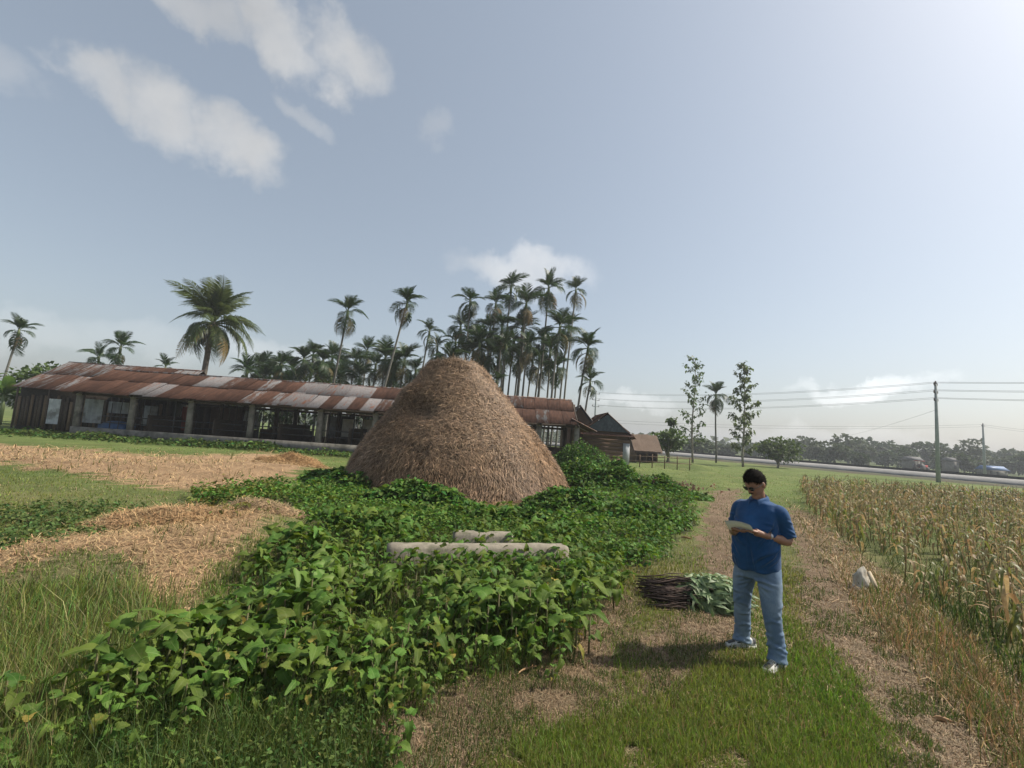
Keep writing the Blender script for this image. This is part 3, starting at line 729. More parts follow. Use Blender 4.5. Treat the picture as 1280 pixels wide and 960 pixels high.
def gable_house(name, label, cat, x0, x1, y0, y1, ze, zr, wall, pick, w=.85, rows=2, over=.45, seed=1, along='x', wall_name='wall'):
    """house with ridge along local x, centred at its base"""
    cx, cy = (x0+x1)/2, (y0+y1)/2; hx, hy = (x1-x0)/2, (y1-y0)/2
    root = thing(name, (cx, cy, 0), label, cat, rz=0 if along == 'x' else R(90))
    if along != 'x': hx, hy = hy, hx
    sl = (zr-ze)/hy
    roof_slope(root, -hx-.2, hx+.2, -hy-over, ze-over*sl, 0, zr, rows, w, pick, seed)
    bk = link('rear_roof', None, root, (0, 0, 0), (0, 0, math.pi)); roof_slope(bk, -hx-.2, hx+.2, -hy-over, ze-over*sl, 0, zr-.004, rows, w, pick, seed+1)
    MB().tube([(-hx-.2, 0, zr+.03), (hx+.2, 0, zr+.03)], .05, 6).build('ridge_cap', PATCHY, root)
    for s in (-1, 1):
        m = MB(); m.box((0, s*(hy-.06), ze/2-.04), (hx*2, .1, ze-.08)); m.build(wall_name, wall, root)
        m = MB(); x = s*(hx-.05)
        pts = [(-hy+.12, 0), (hy-.12, 0), (hy-.12, ze-.1), (0, zr-.14), (-hy+.12, ze-.1)]
        V = [(x-.05, a, b) for a, b in pts]+[(x+.05, a, b) for a, b in pts]
        m.add(V, [[0, 1, 2], [0, 2, 3], [0, 3, 4]]); m.T.append(np.array([[5, 7, 6], [5, 8, 7], [5, 9, 8]])); m.Q.append(np.array([[i, (i+1) % 5, (i+1) % 5+5, i+5] for i in range(5)]))
        m.build('gable_wall', wall, root)
    return root
def build_houses():
    rr = random.Random(3)
    yl = 33.2
    x0 = at(18, 481, yl)[0]+.2; x1 = -24.4
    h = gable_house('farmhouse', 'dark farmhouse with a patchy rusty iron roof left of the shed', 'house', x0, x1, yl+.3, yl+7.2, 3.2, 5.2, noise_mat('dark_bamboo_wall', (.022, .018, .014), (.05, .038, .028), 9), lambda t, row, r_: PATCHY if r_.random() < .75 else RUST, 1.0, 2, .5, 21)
    MB().box((-2.0, -3.5, 1.05), (1.0, .1, 2.1)).build('door', dark_wood, h)
    for k in range(5): MB().tube([(-4.8+k*2.2, -3.9, 0), (-4.8+k*2.2, -3.9, 2.9)], .06, 6).build('post', dark_wood, h)
    for k in range(34):
        x = -4.9+k*.30+rr.uniform(-.05, .05); MB().box((x, -3.56, 1.2+rr.uniform(-.1, .15)), (.2, .03, 2.2+rr.uniform(-.3, .3))).build('board', dark_wood if k % 3 else bamboo_m, h)
    MB().box((4.3, -3.62, 1.5), (1.1, .04, 1.4)).build('wall_panel', pale_m, h)
    # small grey-roofed hut between shed and bungalow
    Y = 38.0
    a = at(722, 526, Y); b = at(741, 506, Y)
    gable_house('grey_roof_hut', 'small hut with a grey tin roof just right of the rusty shed gable', 'hut', a[0]-1.0, b[0]+.15, Y, Y+3.0, 3.2, 4.55, wall_brown, lambda t, row, r_: ZINC, .8, 1, .25, 5, along='y')
    # hut with a dark gable facing the camera
    Y = 36.0; c = at(757, 540, Y)[0]; apex = at(748, 516, Y)[2]; eave = at(785, 543, Y)[2]
    slate = noise_mat('blue_grey_boards', (.035, .045, .055), (.06, .075, .085), 5, .8, rnd=.3)
    h = gable_house('plank_hut', 'brown hut with a dark blue gable right of the shed', 'hut', c-1.75, c+1.9, Y, Y+5, eave, apex, wall_brown, lambda t, row, r_: RUST, .9, 2, .35, 7, along='y')
    sk = noise_mat('rust_eave', (.17, .07, .05), (.25, .11, .08), 5)
    # in the turned root's space: camera side is -x
    for k in range(4):
        link('roof_sheet', sheet_mesh(1.0, .8, RUST), h, (-3.05, -1.55+k*1.02, eave-.2), (R(18), 0, R(-90)))
    pv = [(-2.62, -1.8, eave+.12), (-2.62, 1.75, eave+.12), (-2.62, 0, apex-.1)]; MB().add(pv+[(x-.05, y, z) for x, y, z in pv], [[0, 1, 2], [5, 4, 3]]).build('gable_board', slate, h)
    for k in range(7): MB().box((-2.56, 0, .25+k*.28), (.05, 3.5, .255)).build('plank', wall_brown, h)
    MB().box((-2.66, -1.5, 1.0), (.05, .5, 1.6)).build('hung_sheet', pale_m, h)
    # thatched hut
    Y = 46.0; a = at(794, 545, Y); b = at(824, 545, Y); zr = at(808, 543, Y)[2]; ze = at(810, 562, Y)[2]
    root = thing('thatched_hut', ((a[0]+b[0])/2, Y+1.5, 0), 'low hut with a dull brown thatched roof beside the road', 'hut'); hx = (b[0]-a[0])/2
    m = MB(); nx, ny = 24, 10
    for s in (-1, 1):
        X, T = np.meshgrid(np.linspace(-hx-.2, hx+.2, nx), np.linspace(0, 1, ny), indexing='ij')
        P = np.stack([X.ravel(), s*(2.1*(1-T.ravel())), ze-.15+(zr-ze+.15)*T.ravel()], 1); P[:, 2] += vnoise(P, 2.5, 91)*.16
        i, j = np.meshgrid(np.arange(nx-1), np.arange(ny-1), indexing='ij'); i = i.ravel(); j = j.ravel(); f = np.stack([i*ny+j, (i+1)*ny+j, (i+1)*ny+j+1, i*ny+j+1], 1)
        m.add(P, f if s < 0 else f[:, ::-1]); m.add(P-[0, 0, .14], f[:, ::-1] if s < 0 else f)
    m.build('roof', thatch_m, root)
    for s in (-1, 1):
        for sx in (-1, 0, 1): MB().tube([(sx*(hx-.15), s*1.5, 0), (sx*(hx-.15), s*1.5, ze+.3)], .06, 6).build('post', bamboo_m, root)
        MB().box((s*(hx-.1), 0, .75), (.06, 3.0, 1.5)).build('wall', wall_brown, root)
    MB().box((0, 1.45, .75), (2*hx-.2, .06, 1.5)).build('wall', wall_brown, root)
    # bamboo rail fence in front of the huts
    f = thing('rail_fence', tuple(np.r_[gnd(815, 585)[:2], 0]), 'dark bamboo rail fence before the thatched hut', 'fence')
    for k in range(7): MB().tube([(-3+k*1.0, 0, 0), (-3+k*1.0, 0, 1.0+.1*(k % 2))], .04, 6).build('post', bamboo_m, f)
    for z in (.45, .85): MB().tube([(-3.2, .05, z), (3.2, .05, z+.06)], .03, 6).build('rail', bamboo_m, f)
    # far houses beyond the road
    for (px, py, Yd, w, hgt, lab, wm, rm) in ((1140, 578, 120, 3.2, 2.2, 'small white house with grey roof among the trees beyond the road', white_m, None),
                                  (1240, 588, 110, 4.6, 1.2, 'low house with a blue roof far right beyond the road', white_m, blue_m), (1188, 582, 118, 1.8, 2.6, 'narrow pale house right beside the near utility pole', white_m, None), (1075, 577, 150, 4, 2, 'tiny pale farm building left among the far trees', white_m, None)):
        p = at(px, py, Yd); root = thing('far_house', (p[0], Yd, 0), lab, 'house', 'houses beyond the road')
        wm = noise_mat('far_wall', (.20, .19, .175), (.14, .135, .12), 2); rm = rm or noise_mat('far_roof', (.13, .13, .13), (.10, .095, .09), 2)
        MB().box((0, 0, hgt/2), (w, 2.6, hgt)).build('wall', wm, root)
        m = MB(); z0, z1 = hgt+.02, hgt+1.0; hw = w/2+.4
        V = [(-hw, -1.6, z0), (hw, -1.6, z0), (hw, 0, z1), (-hw, 0, z1), (-hw, 1.6, z0), (hw, 1.6, z0)]
        m.add(V, [[0, 1, 2, 3], [3, 2, 5, 4], [0, 4, 5, 1]]); m.T.append(np.array([[0, 3, 4], [1, 5, 2]])); m.build('roof', rm or pale_m, root)
        for k in range(max(2, int(w/3))):
            MB().box((-w/2+.8+k*1.5, -1.32, hgt*.5), (.6, .06, .8)).build('window', metal_d, root)
build_houses()
# ------------------------------------------------------------------ palms
def frond_mesh(name, L, nl, ll, arch, droop, mat, wid=.05, seed=0, vee=.5):
    """pinnate frond from the origin along +x, arching down; leaflets as narrow folded blades"""
    r_ = np.random.default_rng(seed)
    t = np.linspace(0, 1, 14); x = L*(t - .22*arch*t**2); z = L*(.30*arch*t - .75*arch*t**2.2)
    P = np.c_[x, np.zeros_like(x), z]
    m = MB(); m.tube(P, np.linspace(L*.016, L*.003, 14), 4, False)
    V = []; F = []; n0 = 0
    for k in range(nl):
        s = .16 + .82*(k+.5)/nl
        p = np.array([np.interp(s, t, x), 0, np.interp(s, t, z)])
        tg = np.array([np.interp(min(s+.03, 1), t, x)-np.interp(s-.03, t, x), 0, np.interp(min(s+.03, 1), t, z)-np.interp(s-.03, t, z)]); tg /= np.linalg.norm(tg)
        l = ll*(math.sin(math.pi*min(1, s*.92+.12))**.6)*r_.uniform(.85, 1.1)
        for sd in (-1, 1):
            up = np.cross(tg, [0, 1, 0])*-1; up = up if up[2] > 0 else -up
            d = tg*r_.uniform(.45, .75) + np.array([0, sd, 0])*.8 + up*(vee*.5); d /= np.linalg.norm(d)
            mid = p + d*l*.5; end = p + d*l*.92 + np.array([0, 0, -1])*l*droop*r_.uniform(.7, 1.2)
            wv = tg*wid*l*1.6
            V += [p-wv*.4, p+wv*.4, mid+wv, mid-wv*.6, end]; F.append((n0, n0+1, n0+2, n0+3)); F.append((n0+3, n0+2, n0+4)); n0 += 5
    m.add(np.array(V), np.array([f for f in F if len(f) == 4])); m.T.append(np.array([f for f in F if len(f) == 3])+m.n-len(V))
    return m.mesh(name, mat)
palm_green = leaf_mat('areca_leaf', (.020, .044, .011), (.040, .072, .017), False, .25, .45, .05, .5)
palm_olive = leaf_mat('areca_old_leaf', (.085, .085, .026), (.135, .105, .034), False, .25, .6, .05, .5)
palm_dead = leaf_mat('areca_dead_leaf', (.13, .085, .038), (.19, .12, .055), False, .15, .8, .04, .4)
coco_green = leaf_mat('coconut_leaf', (.060, .090, .030), (.10, .125, .038), False, .3, .4, .04, .4)
coco_old = leaf_mat('coconut_old_leaf', (.20, .15, .045), (.25, .165, .06), False, .3, .6, .04, .4)
areca_bark = noise_mat('areca_bark', (.12, .115, .095), (.20, .19, .165), 4, .9, stretch=(1, 1, 3), rnd=.5)
coco_bark = noise_mat('coconut_bark', (.10, .085, .07), (.17, .15, .125), 6, .9)
shaft_m = noise_mat('crownshaft', (.09, .13, .05), (.14, .17, .07), 4, .5)
AF = dict(up=[frond_mesh('frond', 2.1, 22, .80, .45, .22, palm_green, .045, 1), frond_mesh('frond', 1.9, 20, .80, .3, .15, palm_green, .05, 2)],
          mid=[frond_mesh('frond', 2.2, 22, .85, .75, .40, palm_green, .045, 3), frond_mesh('frond', 2.1, 22, .85, .95, .5, palm_green, .045, 4)],
          low=[frond_mesh('frond', 2.3, 20, .80, 1.0, .45, palm_green, .05, 5), frond_mesh('frond', 2.4, 20, .75, .9, .4, palm_olive, .045, 6), frond_mesh('frond', 2.0, 18, .6, .8, .35, palm_dead, .045, 7)])
def areca(px, py, Y, size=1.0, lean=None, label='', group=None, n=9, seed=0, zbase=0.0, name='areca_palm'):
    r_ = random.Random(seed*7+int(px)); c = at(px, py, Y); H = c[2]-zbase
    lean = r_.uniform(.01, .055) if lean is None else lean
    bx = c[0]-lean*H
    root = thing(name, (bx, Y, zbase), label, 'palm tree', group)
    t = np.linspace(0, 1, 9); top = np.array([c[0]-bx, 0, H])
    P = np.c_[top[0]*t**1.25 + .05*np.sin(t*5+seed), .05*np.sin(t*4+seed*2), H*t]
    P[:, 0] -= (P[-1, 0]-top[0])*t; P[:, 1] -= P[-1, 1]*t; P[0, :2] = 0
    MB().tube(P, np.linspace(.115, .075, 9)*(.8+.2*size), 7).build('trunk', areca_bark, root, True)
    MB().tube([top+[0, 0, -.75*size], top+[0, 0, -.3*size], top+[0, 0, .12*size]], [.12*size, .13*size, .05*size], 7).build('crownshaft', shaft_m, root, True)
    k = n+r_.randrange(6, 11)
    for i in range(k):
        f = i/k; az = i*2.39996+r_.uniform(-.3, .3)
        if f < .20: el, kind = r_.uniform(62, 85), 'up'
        elif f < .46: el, kind = r_.uniform(25, 66), 'mid'
        elif f < .66: el, kind = r_.uniform(-34, 14), 'mid'
        else: el, kind = r_.uniform(-80, -32), 'low'
        me = AF[kind][r_.randrange(2) if kind != 'low' else (0 if (q_ := r_.random()) < .5 else (1 if q_ < .92 else 2))]
        link('frond', me, root, tuple(top+[0, 0, -.1*size - (.35*size if kind == 'low' else 0)]), Euler((r_.uniform(-.3, .3), -R(el), az), 'XYZ'), size*r_.uniform(.7, 1.15))
    return root
cluster = [(588,369),(639,352),(686,353),(720,355),(658,372),(620,372),(576,401),(613,404),(600,421),(628,402),(653,404),(700,402),(678,417),(711,402),(642,421),(666,443),(697,452),(562,443),(623,440),(604,450),(677,453),(586,413),(648,440),(633,425),(592,432),(660,425),(688,432),(612,436),(570,420)]
ORD = ['first', 'second', 'third', 'fourth', 'fifth', 'sixth', 'seventh', 'eighth', 'ninth', 'tenth', 'eleventh', 'twelfth', 'thirteenth', 'fourteenth', 'fifteenth', 'sixteenth', 'seventeenth', 'eighteenth', 'nineteenth', 'twentieth', 'twenty-first', 'twenty-second', 'twenty-third', 'twenty-fourth', 'twenty-fifth', 'twenty-sixth', 'twenty-seventh', 'twenty-eighth', 'twenty-ninth', 'thirtieth']
cluster.sort()
for i, (x, y) in enumerate(cluster):
    areca(x, y+6, 41.5+((i*37) % 13)*.8, [1.05, .9, 1.14][i % 3], label=ORD[i]+' crown from the left of the '+('tallest areca palms' if y < 380 else 'middle-height areca palms' if y < 425 else 'lower areca palms')+' in the grove behind the haystack', group='areca grove behind the haystack', seed=i)
areca(735, 434, 40.0, 1.0, .10, 'short areca palm with brown hanging fronds above the shed gable end', seed=51)
areca(738, 476, 39.5, .72, .08, 'smallest areca palm at the right end of the rusty shed roof', n=6, seed=52)
areca(622, 476, 39.0, .6, .02, 'tiny young areca palm peeping over the roof right of the haystack', n=6, seed=53)
areca(435, 388, 40.5, .95, .075, 'lone slender areca palm standing taller than the low row left of the haystack', seed=54)
areca(509, 378, 40.0, .95, .15, 'lone leaning areca palm just left of the haystack top', seed=55)
areca(537, 413, 44.0, .85, .09, 'short-crowned areca palm directly left of the haystack peak', n=7, seed=56)
areca(547, 432, 46.0, .85, .03, 'low dark areca palm at the left foot of the grove', n=8, seed=57)
row = [(309,460),(324,455),(338,462),(352,452),(366,458),(380,445),(392,440),(404,448),(416,442),(428,455),(444,448),(459,435),(470,452),(482,443),(494,449),(506,446),(520,458),(345,470),(400,465),(450,468),(372,470),(489,465),(332,468),(425,470)]
row.sort()
for i, (x, y) in enumerate(row):
    areca(x, y+3, 47+((i*29) % 11)*.9, [1.1, 1.22, 1.0][i % 3], label=ORD[i]+' areca palm from the left in the low dark row behind the shed roof', group='low palm row behind the shed', seed=100+i, n=11)
areca(24, 412, 44, .95, .10, 'areca palm with a drooping crown at the left edge of the picture', seed=61)
areca(124, 446, 46, .85, .02, 'low dark palm over the farmhouse roof, left one of the pair', n=7, seed=62)
areca(151, 433, 45, .95, .02, 'palm over the farmhouse roof, taller right one of the pair', n=8, seed=63)
areca(207, 458, 46, .8, .02, 'palm tip showing over the roof left of the coconut palm', n=6, seed=64)
areca(895, 492, 57, 1.0, -.02, 'single areca palm standing between the two slender trees by the road', n=9, seed=65, zbase=.2)

def coconut():
    Y = 41.0; c = at(267, 402, Y); H = c[2]; bx = at(258, 470, Y)[0]-.4
    root = thing('coconut_palm', (bx, Y, 0), 'large coconut palm with a full drooping crown behind the shed', 'palm tree')
    t = np.linspace(0, 1, 12); top = np.array([c[0]-bx, 0, H]); P = np.c_[top[0]*t**1.6, .1*np.sin(t*3)*(1-t), H*t]
    MB().tube(P, np.interp(t, [0, .08, 1], [.42, .27, .2]), 10).build('trunk', coco_bark, root, True)
    fm = [frond_mesh('frond', 4.2, 38, 1.1, .9, .6, coco_green, .035, 11), frond_mesh('frond', 4.4, 38, 1.1, 1.1, .7, coco_green, .035, 12), frond_mesh('frond', 4.6, 44, 1.2, .55, .5, coco_green, .038, 13)]
    old = [frond_mesh('frond', 4.2, 36, 1.0, .6, .6, coco_old, .035, 14), frond_mesh('frond', 4.0, 36, 1.0, .8, .6, coco_green, .035, 15)]
    r_ = random.Random(8)
    for i in range(44):
        f = i/44; az = i*2.39996
        if f < .34: el, me = r_.uniform(48, 86), fm[2]
        elif f < .52: el, me = r_.uniform(12, 52), fm[r_.randrange(2)]
        elif f < .68: el, me = r_.uniform(-24, 14), fm[r_.randrange(2)]
        else: el, me = r_.uniform(-62, -22), old[0 if r_.random() < .42 else 1]
        link('frond', me, root, tuple(top+[0, 0, -.15]), Euler((r_.uniform(-.6, .6), -R(el), az+r_.uniform(-.35, .35)), 'XYZ'), r_.uniform(.78, 1.18))
    nut = noise_mat('coconut_husk', (.16, .14, .05), (.22, .17, .07), 5, .6)
    nm = MB().ellipsoid((0, 0, 0), (.13, .13, .16), 10).mesh('coconut', nut, True)
    for i in range(9): link('coconut', nm, root, (top[0]+.34*math.cos(i*.7), .34*math.sin(i*.7), H-.42-.1*(i % 3)))
    return root
coconut()

# ------------------------------------------------------------------ leafy trees
def leaf_cards(C, size, up=.3, seed=0, droop=0.0, asp=.5, outward=None):
    """two-triangle folded leaves at C; returns V, F(tri)"""
    n = len(C); a = rng.uniform(0, 2*np.pi, n); tilt = rng.normal(-droop, .45, n)
    d = np.c_[np.cos(a)*np.cos(tilt), np.sin(a)*np.cos(tilt), np.sin(tilt)]
    if outward is not None:
        d = d*.6 + outward*.8; d /= np.linalg.norm(d, axis=1)[:, None]
    s = np.cross(d, np.tile([0, 0, 1.0], (n, 1))+rng.normal(0, .5, (n, 3))); s /= np.linalg.norm(s, axis=1)[:, None]+1e-9
    nn = np.cross(s, d); sz = size*rng.uniform(.65, 1.25, n)
    L = d*sz[:, None]; W = s*(sz*asp*.5)[:, None]; fold = nn*(sz*.10)[:, None]
    base = C; mid = C+L*.45; tip = C+L - np.c_[np.zeros((n, 2)), sz*.15]
    V = np.stack([base, mid+W+fold, tip, mid-W+fold, mid], 1).reshape(-1, 3); k = np.arange(n)*5
    F = np.concatenate([np.stack([k, k+4, k+1], 1), np.stack([k+4, k+2, k+1], 1), np.stack([k, k+3, k+4], 1), np.stack([k+4, k+3, k+2], 1)])
    return V, F
teak_leaf = leaf_mat('teak_leaf', (.055, .095, .028), (.095, .135, .040), False, .42, .5, .04, .55)
far_leaf = leaf_mat('far_tree_leaf', (.032, .058, .018), (.060, .085, .026), False, .2, .7, .05, .5)
bark_m = noise_mat('grey_bark', (.16, .14, .11), (.26, .235, .19), 5, .9, rnd=.3)
def slender_tree(px, ptop, pbase, Y, hw, label, leaves, seed, crown_lo=.25, second=False):
    r_ = np.random.default_rng(seed); b = at(px, pbase, Y); tp = at(px+2, ptop, Y); H = tp[2]-.2
    z0 = float(ground_z(np.array([b[0]]), np.array([Y]))[0])
    root = thing('teak_tree', (b[0], Y, z0), label, 'tree')
    t = np.linspace(0, 1, 12); P = np.c_[(tp[0]-b[0])*t+.12*np.sin(t*6+seed), .1*np.sin(t*5), H*t]; P[0, :2] = 0
    MB().tube(P, np.linspace(.14, .02, 12), 7).build('trunk', bark_m, root, True)
    m = MB(); cl = []; out = []
    for k in range(26):
        f = crown_lo + (1-crown_lo)*k/26; p = np.array([np.interp(f, t, P[:, i]) for i in range(3)])
        az = k*2.4+r_.uniform(-.4, .4); ln = hw*(.45+.75*r_.random())*(1-.55*max(0, f-.55)/.45)
        e = p + np.array([math.cos(az)*ln, math.sin(az)*ln, ln*r_.uniform(.35, .9)])
        m.tube([p, (p+e)/2+[0, 0, -.05], e], [.035, .025, .01], 4, False)
        for q in np.linspace(.35, 1.05, 6):
            nn = int(leaves/150*r_.uniform(.5, 1.5))+1
            c = p+(e-p)*q + r_.normal(0, .16, (nn, 3)); cl.append(c)
    cl.append(P[-1]+r_.normal(0, .2, (14, 3)))
    m.build('branches', bark_m, root)
    C = np.concatenate(cl); V, F = leaf_cards(C, .42, droop=.55, asp=.6)
    link('crown', mesh_np('crown', V, F, teak_leaf), root)
slender_tree(866, 447, 573, 58, 1.9, 'tall slender tree with sparse leaves left of the roadside areca palm', 520, 3, .16)
slender_tree(929, 452, 579, 55, 1.5, 'tall slender tree with denser narrow crown right of the roadside areca palm', 1100, 5, .12)

def round_tree(name, label, cat, px, py_base, Y, w, h, nleaf, lsize, mat, group=None, trunk=.3, seed=0, z0=None, wpx=None, hpx=None):
    r_ = np.random.default_rng(seed); b = at(px, py_base, Y)
    z0 = float(ground_z(np.array([b[0]]), np.array([Y]))[0]) if z0 is None else z0
    root = thing(name, (b[0], Y, z0), label, cat, group)
    tm = MB(); th = h*trunk
    tm.tube([(0, 0, -.05), (.05*w, .02*w, th*.6), (0, 0, h*.6)], [.035*h+.03, .03*h, .01*h], 6)
    C = []; N = []
    for k in range(7):
        a = k*2.4; rr = w*.26*(.4+.9*r_.random()); c = np.array([math.cos(a)*rr, math.sin(a)*rr, th+(h-th)*r_.uniform(.25, .8)])
        tm.tube([(0, 0, th*.55), c*[.6, .6, .85], c], [.02*h, .013*h, .005*h], 5)
        n = nleaf//7; d = r_.normal(0, 1, (n, 3)); d /= np.linalg.norm(d, axis=1)[:, None]
        rad = np.array([w*.30, w*.30, (h-th)*.30])*r_.uniform(.75, 1.25)*(r_.uniform(.25, 1, n)**.45)[:, None]*(1+.5*vnoise(d*1.0+k*3, 1.8, seed, 2))[:, None]
        C.append(c+d*rad); N.append(d)
    tm.build('trunk', bark_m, root)
    C = np.concatenate(C); N = np.concatenate(N); C[:, 2] = np.maximum(C[:, 2], .1)
    V, F = leaf_cards(C, lsize, outward=N, asp=.75); link('crown', mesh_np('crown', V, F, mat), root)
    return root
round_tree('small_tree', 'small round dark tree beside the thatched hut', 'tree', 834, 578, 50, 3.6, 3.7, 900, .42, teak_leaf, trunk=.35, seed=3)
slender_tree(836, 522, 577, 52, .3, 'thin bare sapling with a tuft of leaves above the small round tree', 30, 9, .9)
round_tree('small_tree', 'bushy light green tree left of the near maize field, before the road', 'tree', 972, 581, 60, 4.6, 3.4, 1500, .40, leaf_mat('bush_leaf', (.065, .10, .03), (.10, .13, .042), False, .3, .6, .04, .5), trunk=.25, seed=5)
fx = [(870, 24, 12), (905, 18, 9), (942, 22, 10), (1000, 22, 22), (1022, 16, 18), (1043, 20, 17), (1060, 24, 27), (1082, 16, 17), (1098, 24, 24), (1122, 22, 22), (1136, 14, 16), (1158, 26, 23), (1192, 22, 20), (1216, 20, 32), (1240, 30, 22), (1266, 26, 24), (1290, 26, 24), (1320, 26, 22), (1205, 18, 16), (1075, 14, 12), (960, 18, 14), (1180, 16, 15), (1110, 14, 12), (1252, 18, 16), (1030, 14, 11)]
far_lab = {1060: 'broad rounded tree in the far tree line, well left of the utility pole', 1216: 'tallest dark tree in the far tree line right of the utility pole'}
for i, (px, wpx, hpx) in enumerate(sorted(fx)):
    Y = 118+((i*31) % 9)*7.0; yb = 544+.067*(px-640)
    h = hpx/FPX*Y*1.1+1.0; w = wpx/FPX*Y*1.5
    round_tree('far_tree', far_lab.get(px, ORD[i]+' tree from the left in the far tree line beyond the road'), 'tree', px, yb+3, Y, w, h, 620, w*.16, far_leaf, 'far tree line beyond the road', .12, seed=200+i, z0=0)
# distant wood closing the horizon
def far_wood():
    n = 9000; a = rng.uniform(R(-58), R(60), n); rr = rng.uniform(230, 420, n); X = np.sin(a)*rr; Yy = np.cos(a)*rr
    hh = (5.5+vnoise(np.c_[a*40, rr*.01], 1.0, 5, 3)*7)*rng.uniform(.25, 1, n)
    C = np.c_[X, Yy, hh]; V, F = leaf_cards(C, 4.0, asp=.8)
    o = link('far_wood', mesh_np('far_wood', V, F, far_leaf)); tag(o, 'hazy distant wood along the horizon', 'wood', kind='stuff')
far_wood()
# dark undergrowth behind the shed and banana clump at the left edge
for i, (px, py, Y, w, h) in enumerate(((300, 480, 45, 3.6, 5.6), (355, 480, 46, 4.6, 6.0), (410, 484, 46, 4.8, 6.2), (470, 486, 47, 4.6, 6.2), (515, 488, 46, 3.4, 5.8), (270, 476, 45, 3.0, 5.0))):
    round_tree('broadleaf_shrub', ORD[[5, 0, 1, 2, 3, 4].index(i)]+' broadleaf shrub from the left among the palms behind the shed roof', 'shrub', px, py, Y, w, h, 1000, .45, far_leaf, 'shrubs behind the shed', .15, seed=300+i, z0=0)
round_tree('broadleaf_shrub', 'light green leafy shrub left of the farmhouse roof', 'shrub', 42, 500, 40, 4.5, 5.2, 1500, .42, leaf_mat('light_leaf', (.07, .11, .03), (.10, .14, .04), False, .35, .5, .04, .4), None, .15, seed=321, z0=0)
banana_leaf = leaf_mat('banana_leaf', (.07, .13, .03), (.11, .17, .045), False, .4, .4, .04, .4)
def banana_mesh():
    t = np.linspace(0, 1, 9); w = np.array([.02, .16, .27, .31, .32, .30, .25, .16, .01]); x = 1.9*(t-.15*t**2); z = 1.9*(.55*t-.75*t**2)
    V = []; 
    for i in range(9): V += [(x[i], -w[i], z[i]+.10*w[i]/.3), (x[i], 0, z[i]), (x[i], w[i], z[i]+.10*w[i]/.3)]
    F = []
    for i in range(8):
        for j in (0, 1): F.append((i*3+j, i*3+j+1, i*3+3+j+1, i*3+3+j))
    return mesh_np('leaf', np.array(V), np.array(F), banana_leaf, None, True)
BAN = banana_mesh()
for i, (px, py, Y, hh) in enumerate(((4, 500, 37, 2.4), (-20, 500, 38, 2.8), (22, 505, 39, 2.0))):
    p = at(px, py, Y); root = thing('banana_plant', (p[0], Y, 0), ['middle', 'leftmost', 'rightmost'][i]+' banana plant with arching leaves at the left edge by the farmhouse', 'banana plant', 'banana plants at the left edge')
    MB().tube([(0, 0, 0), (.05, 0, hh*.6), (0, 0, hh)], [.16, .13, .08], 8).build('stem', shaft_m, root, True)
    for k in range(9): link('leaf', BAN, root, (0, 0, hh-.1), Euler((random.uniform(-.3, .3), -R(random.uniform(5, 65)), k*2.4), 'XYZ'), random.uniform(.8, 1.2))
# ------------------------------------------------------------------ broad-leaved weeds
weed_leaf = leaf_mat('weed_leaf', (.068, .128, .020), (.112, .178, .032), False, .32, .6, .05, .65, patch=(.15, .21, .06), spec=.14)
weed_small = leaf_mat('weed_small_leaf', (.9, .9, .9), (1.1, 1.1, 1.1), True, .30, .6, .04, .5, spec=.14)
weed_stem = noise_mat('weed_stem', (.10, .11, .045), (.13, .09, .05), 6, .7)
def weed_leaf_mesh(seed):
    """broad lobed leaf on a stalk, folded along the midrib, tip drooping; stalk root at the origin, leaf along +x, unit length"""
    r_ = np.random.default_rng(seed)
    t = np.array([0, .10, .22, .34, .46, .58, .70, .82, .92, 1.0])
    w = np.array([.05, .30, .36, .27, .31, .22, .23, .13, .10, .01])*r_.uniform(.85, 1.1)
    wl = w*r_.uniform(.88, 1.1, 10); wr = w*r_.uniform(.88, 1.1, 10)
    dr = r_.uniform(.45, 1.15); x = .30+ .95*(t-.12*dr*t**2); z = .16 + .18*t - dr*t**2
    V = []
    for i in range(10):
        back = -.14 if i == 1 else 0
        e = .10*w[i]/.4; wv = r_.normal(0, .05, 2)
        V += [(x[i]+back, -wl[i], z[i]+e+wv[0]), (x[i]+back*.4, -wl[i]*.5, z[i]+e*.9), (x[i], 0, z[i]), (x[i]+back*.4, wr[i]*.5, z[i]+e*.9), (x[i]+back, wr[i], z[i]+e+wv[1])]
    F = []
    for i in range(9):
        for j in range(4): F.append((i*5+j, i*5+j+1, (i+1)*5+j+1, (i+1)*5+j))
    V = np.array(V); m = MB(); m.add(V, np.array(F)); m.tube([(0, 0, 0), (.16, 0, .12), (.31, 0, .165)], [.018, .014, .010], 3, False)
    return m.mesh('leaf', weed_leaf, True)
WL = [weed_leaf_mesh(s) for s in range(7)]
def weed_spots():
    P = scatter_px(110000, -160, 900, 640, 1050); X, Y = P[:, 0], P[:, 1]
    k = zone('weed', X, Y); P = P[k]; D = np.hypot(P[:, 0], P[:, 1]); P = P[(D > 1.2) & (D < 12)]
    out = []; cell = {}
    for p in P:
        d = np.hypot(*p)
        sp = .10+.0085*d; 
        key = (int(p[0]//sp), int(p[1]//sp)); ok = True
        for dx in (-1, 0, 1):
            for dy in (-1, 0, 1):
                for q in cell.get((key[0]+dx, key[1]+dy), ()):
                    if np.hypot(*(p-q)) < sp: ok = False
        if ok: cell.setdefault(key, []).append(p); out.append(p)
    return np.array(out)
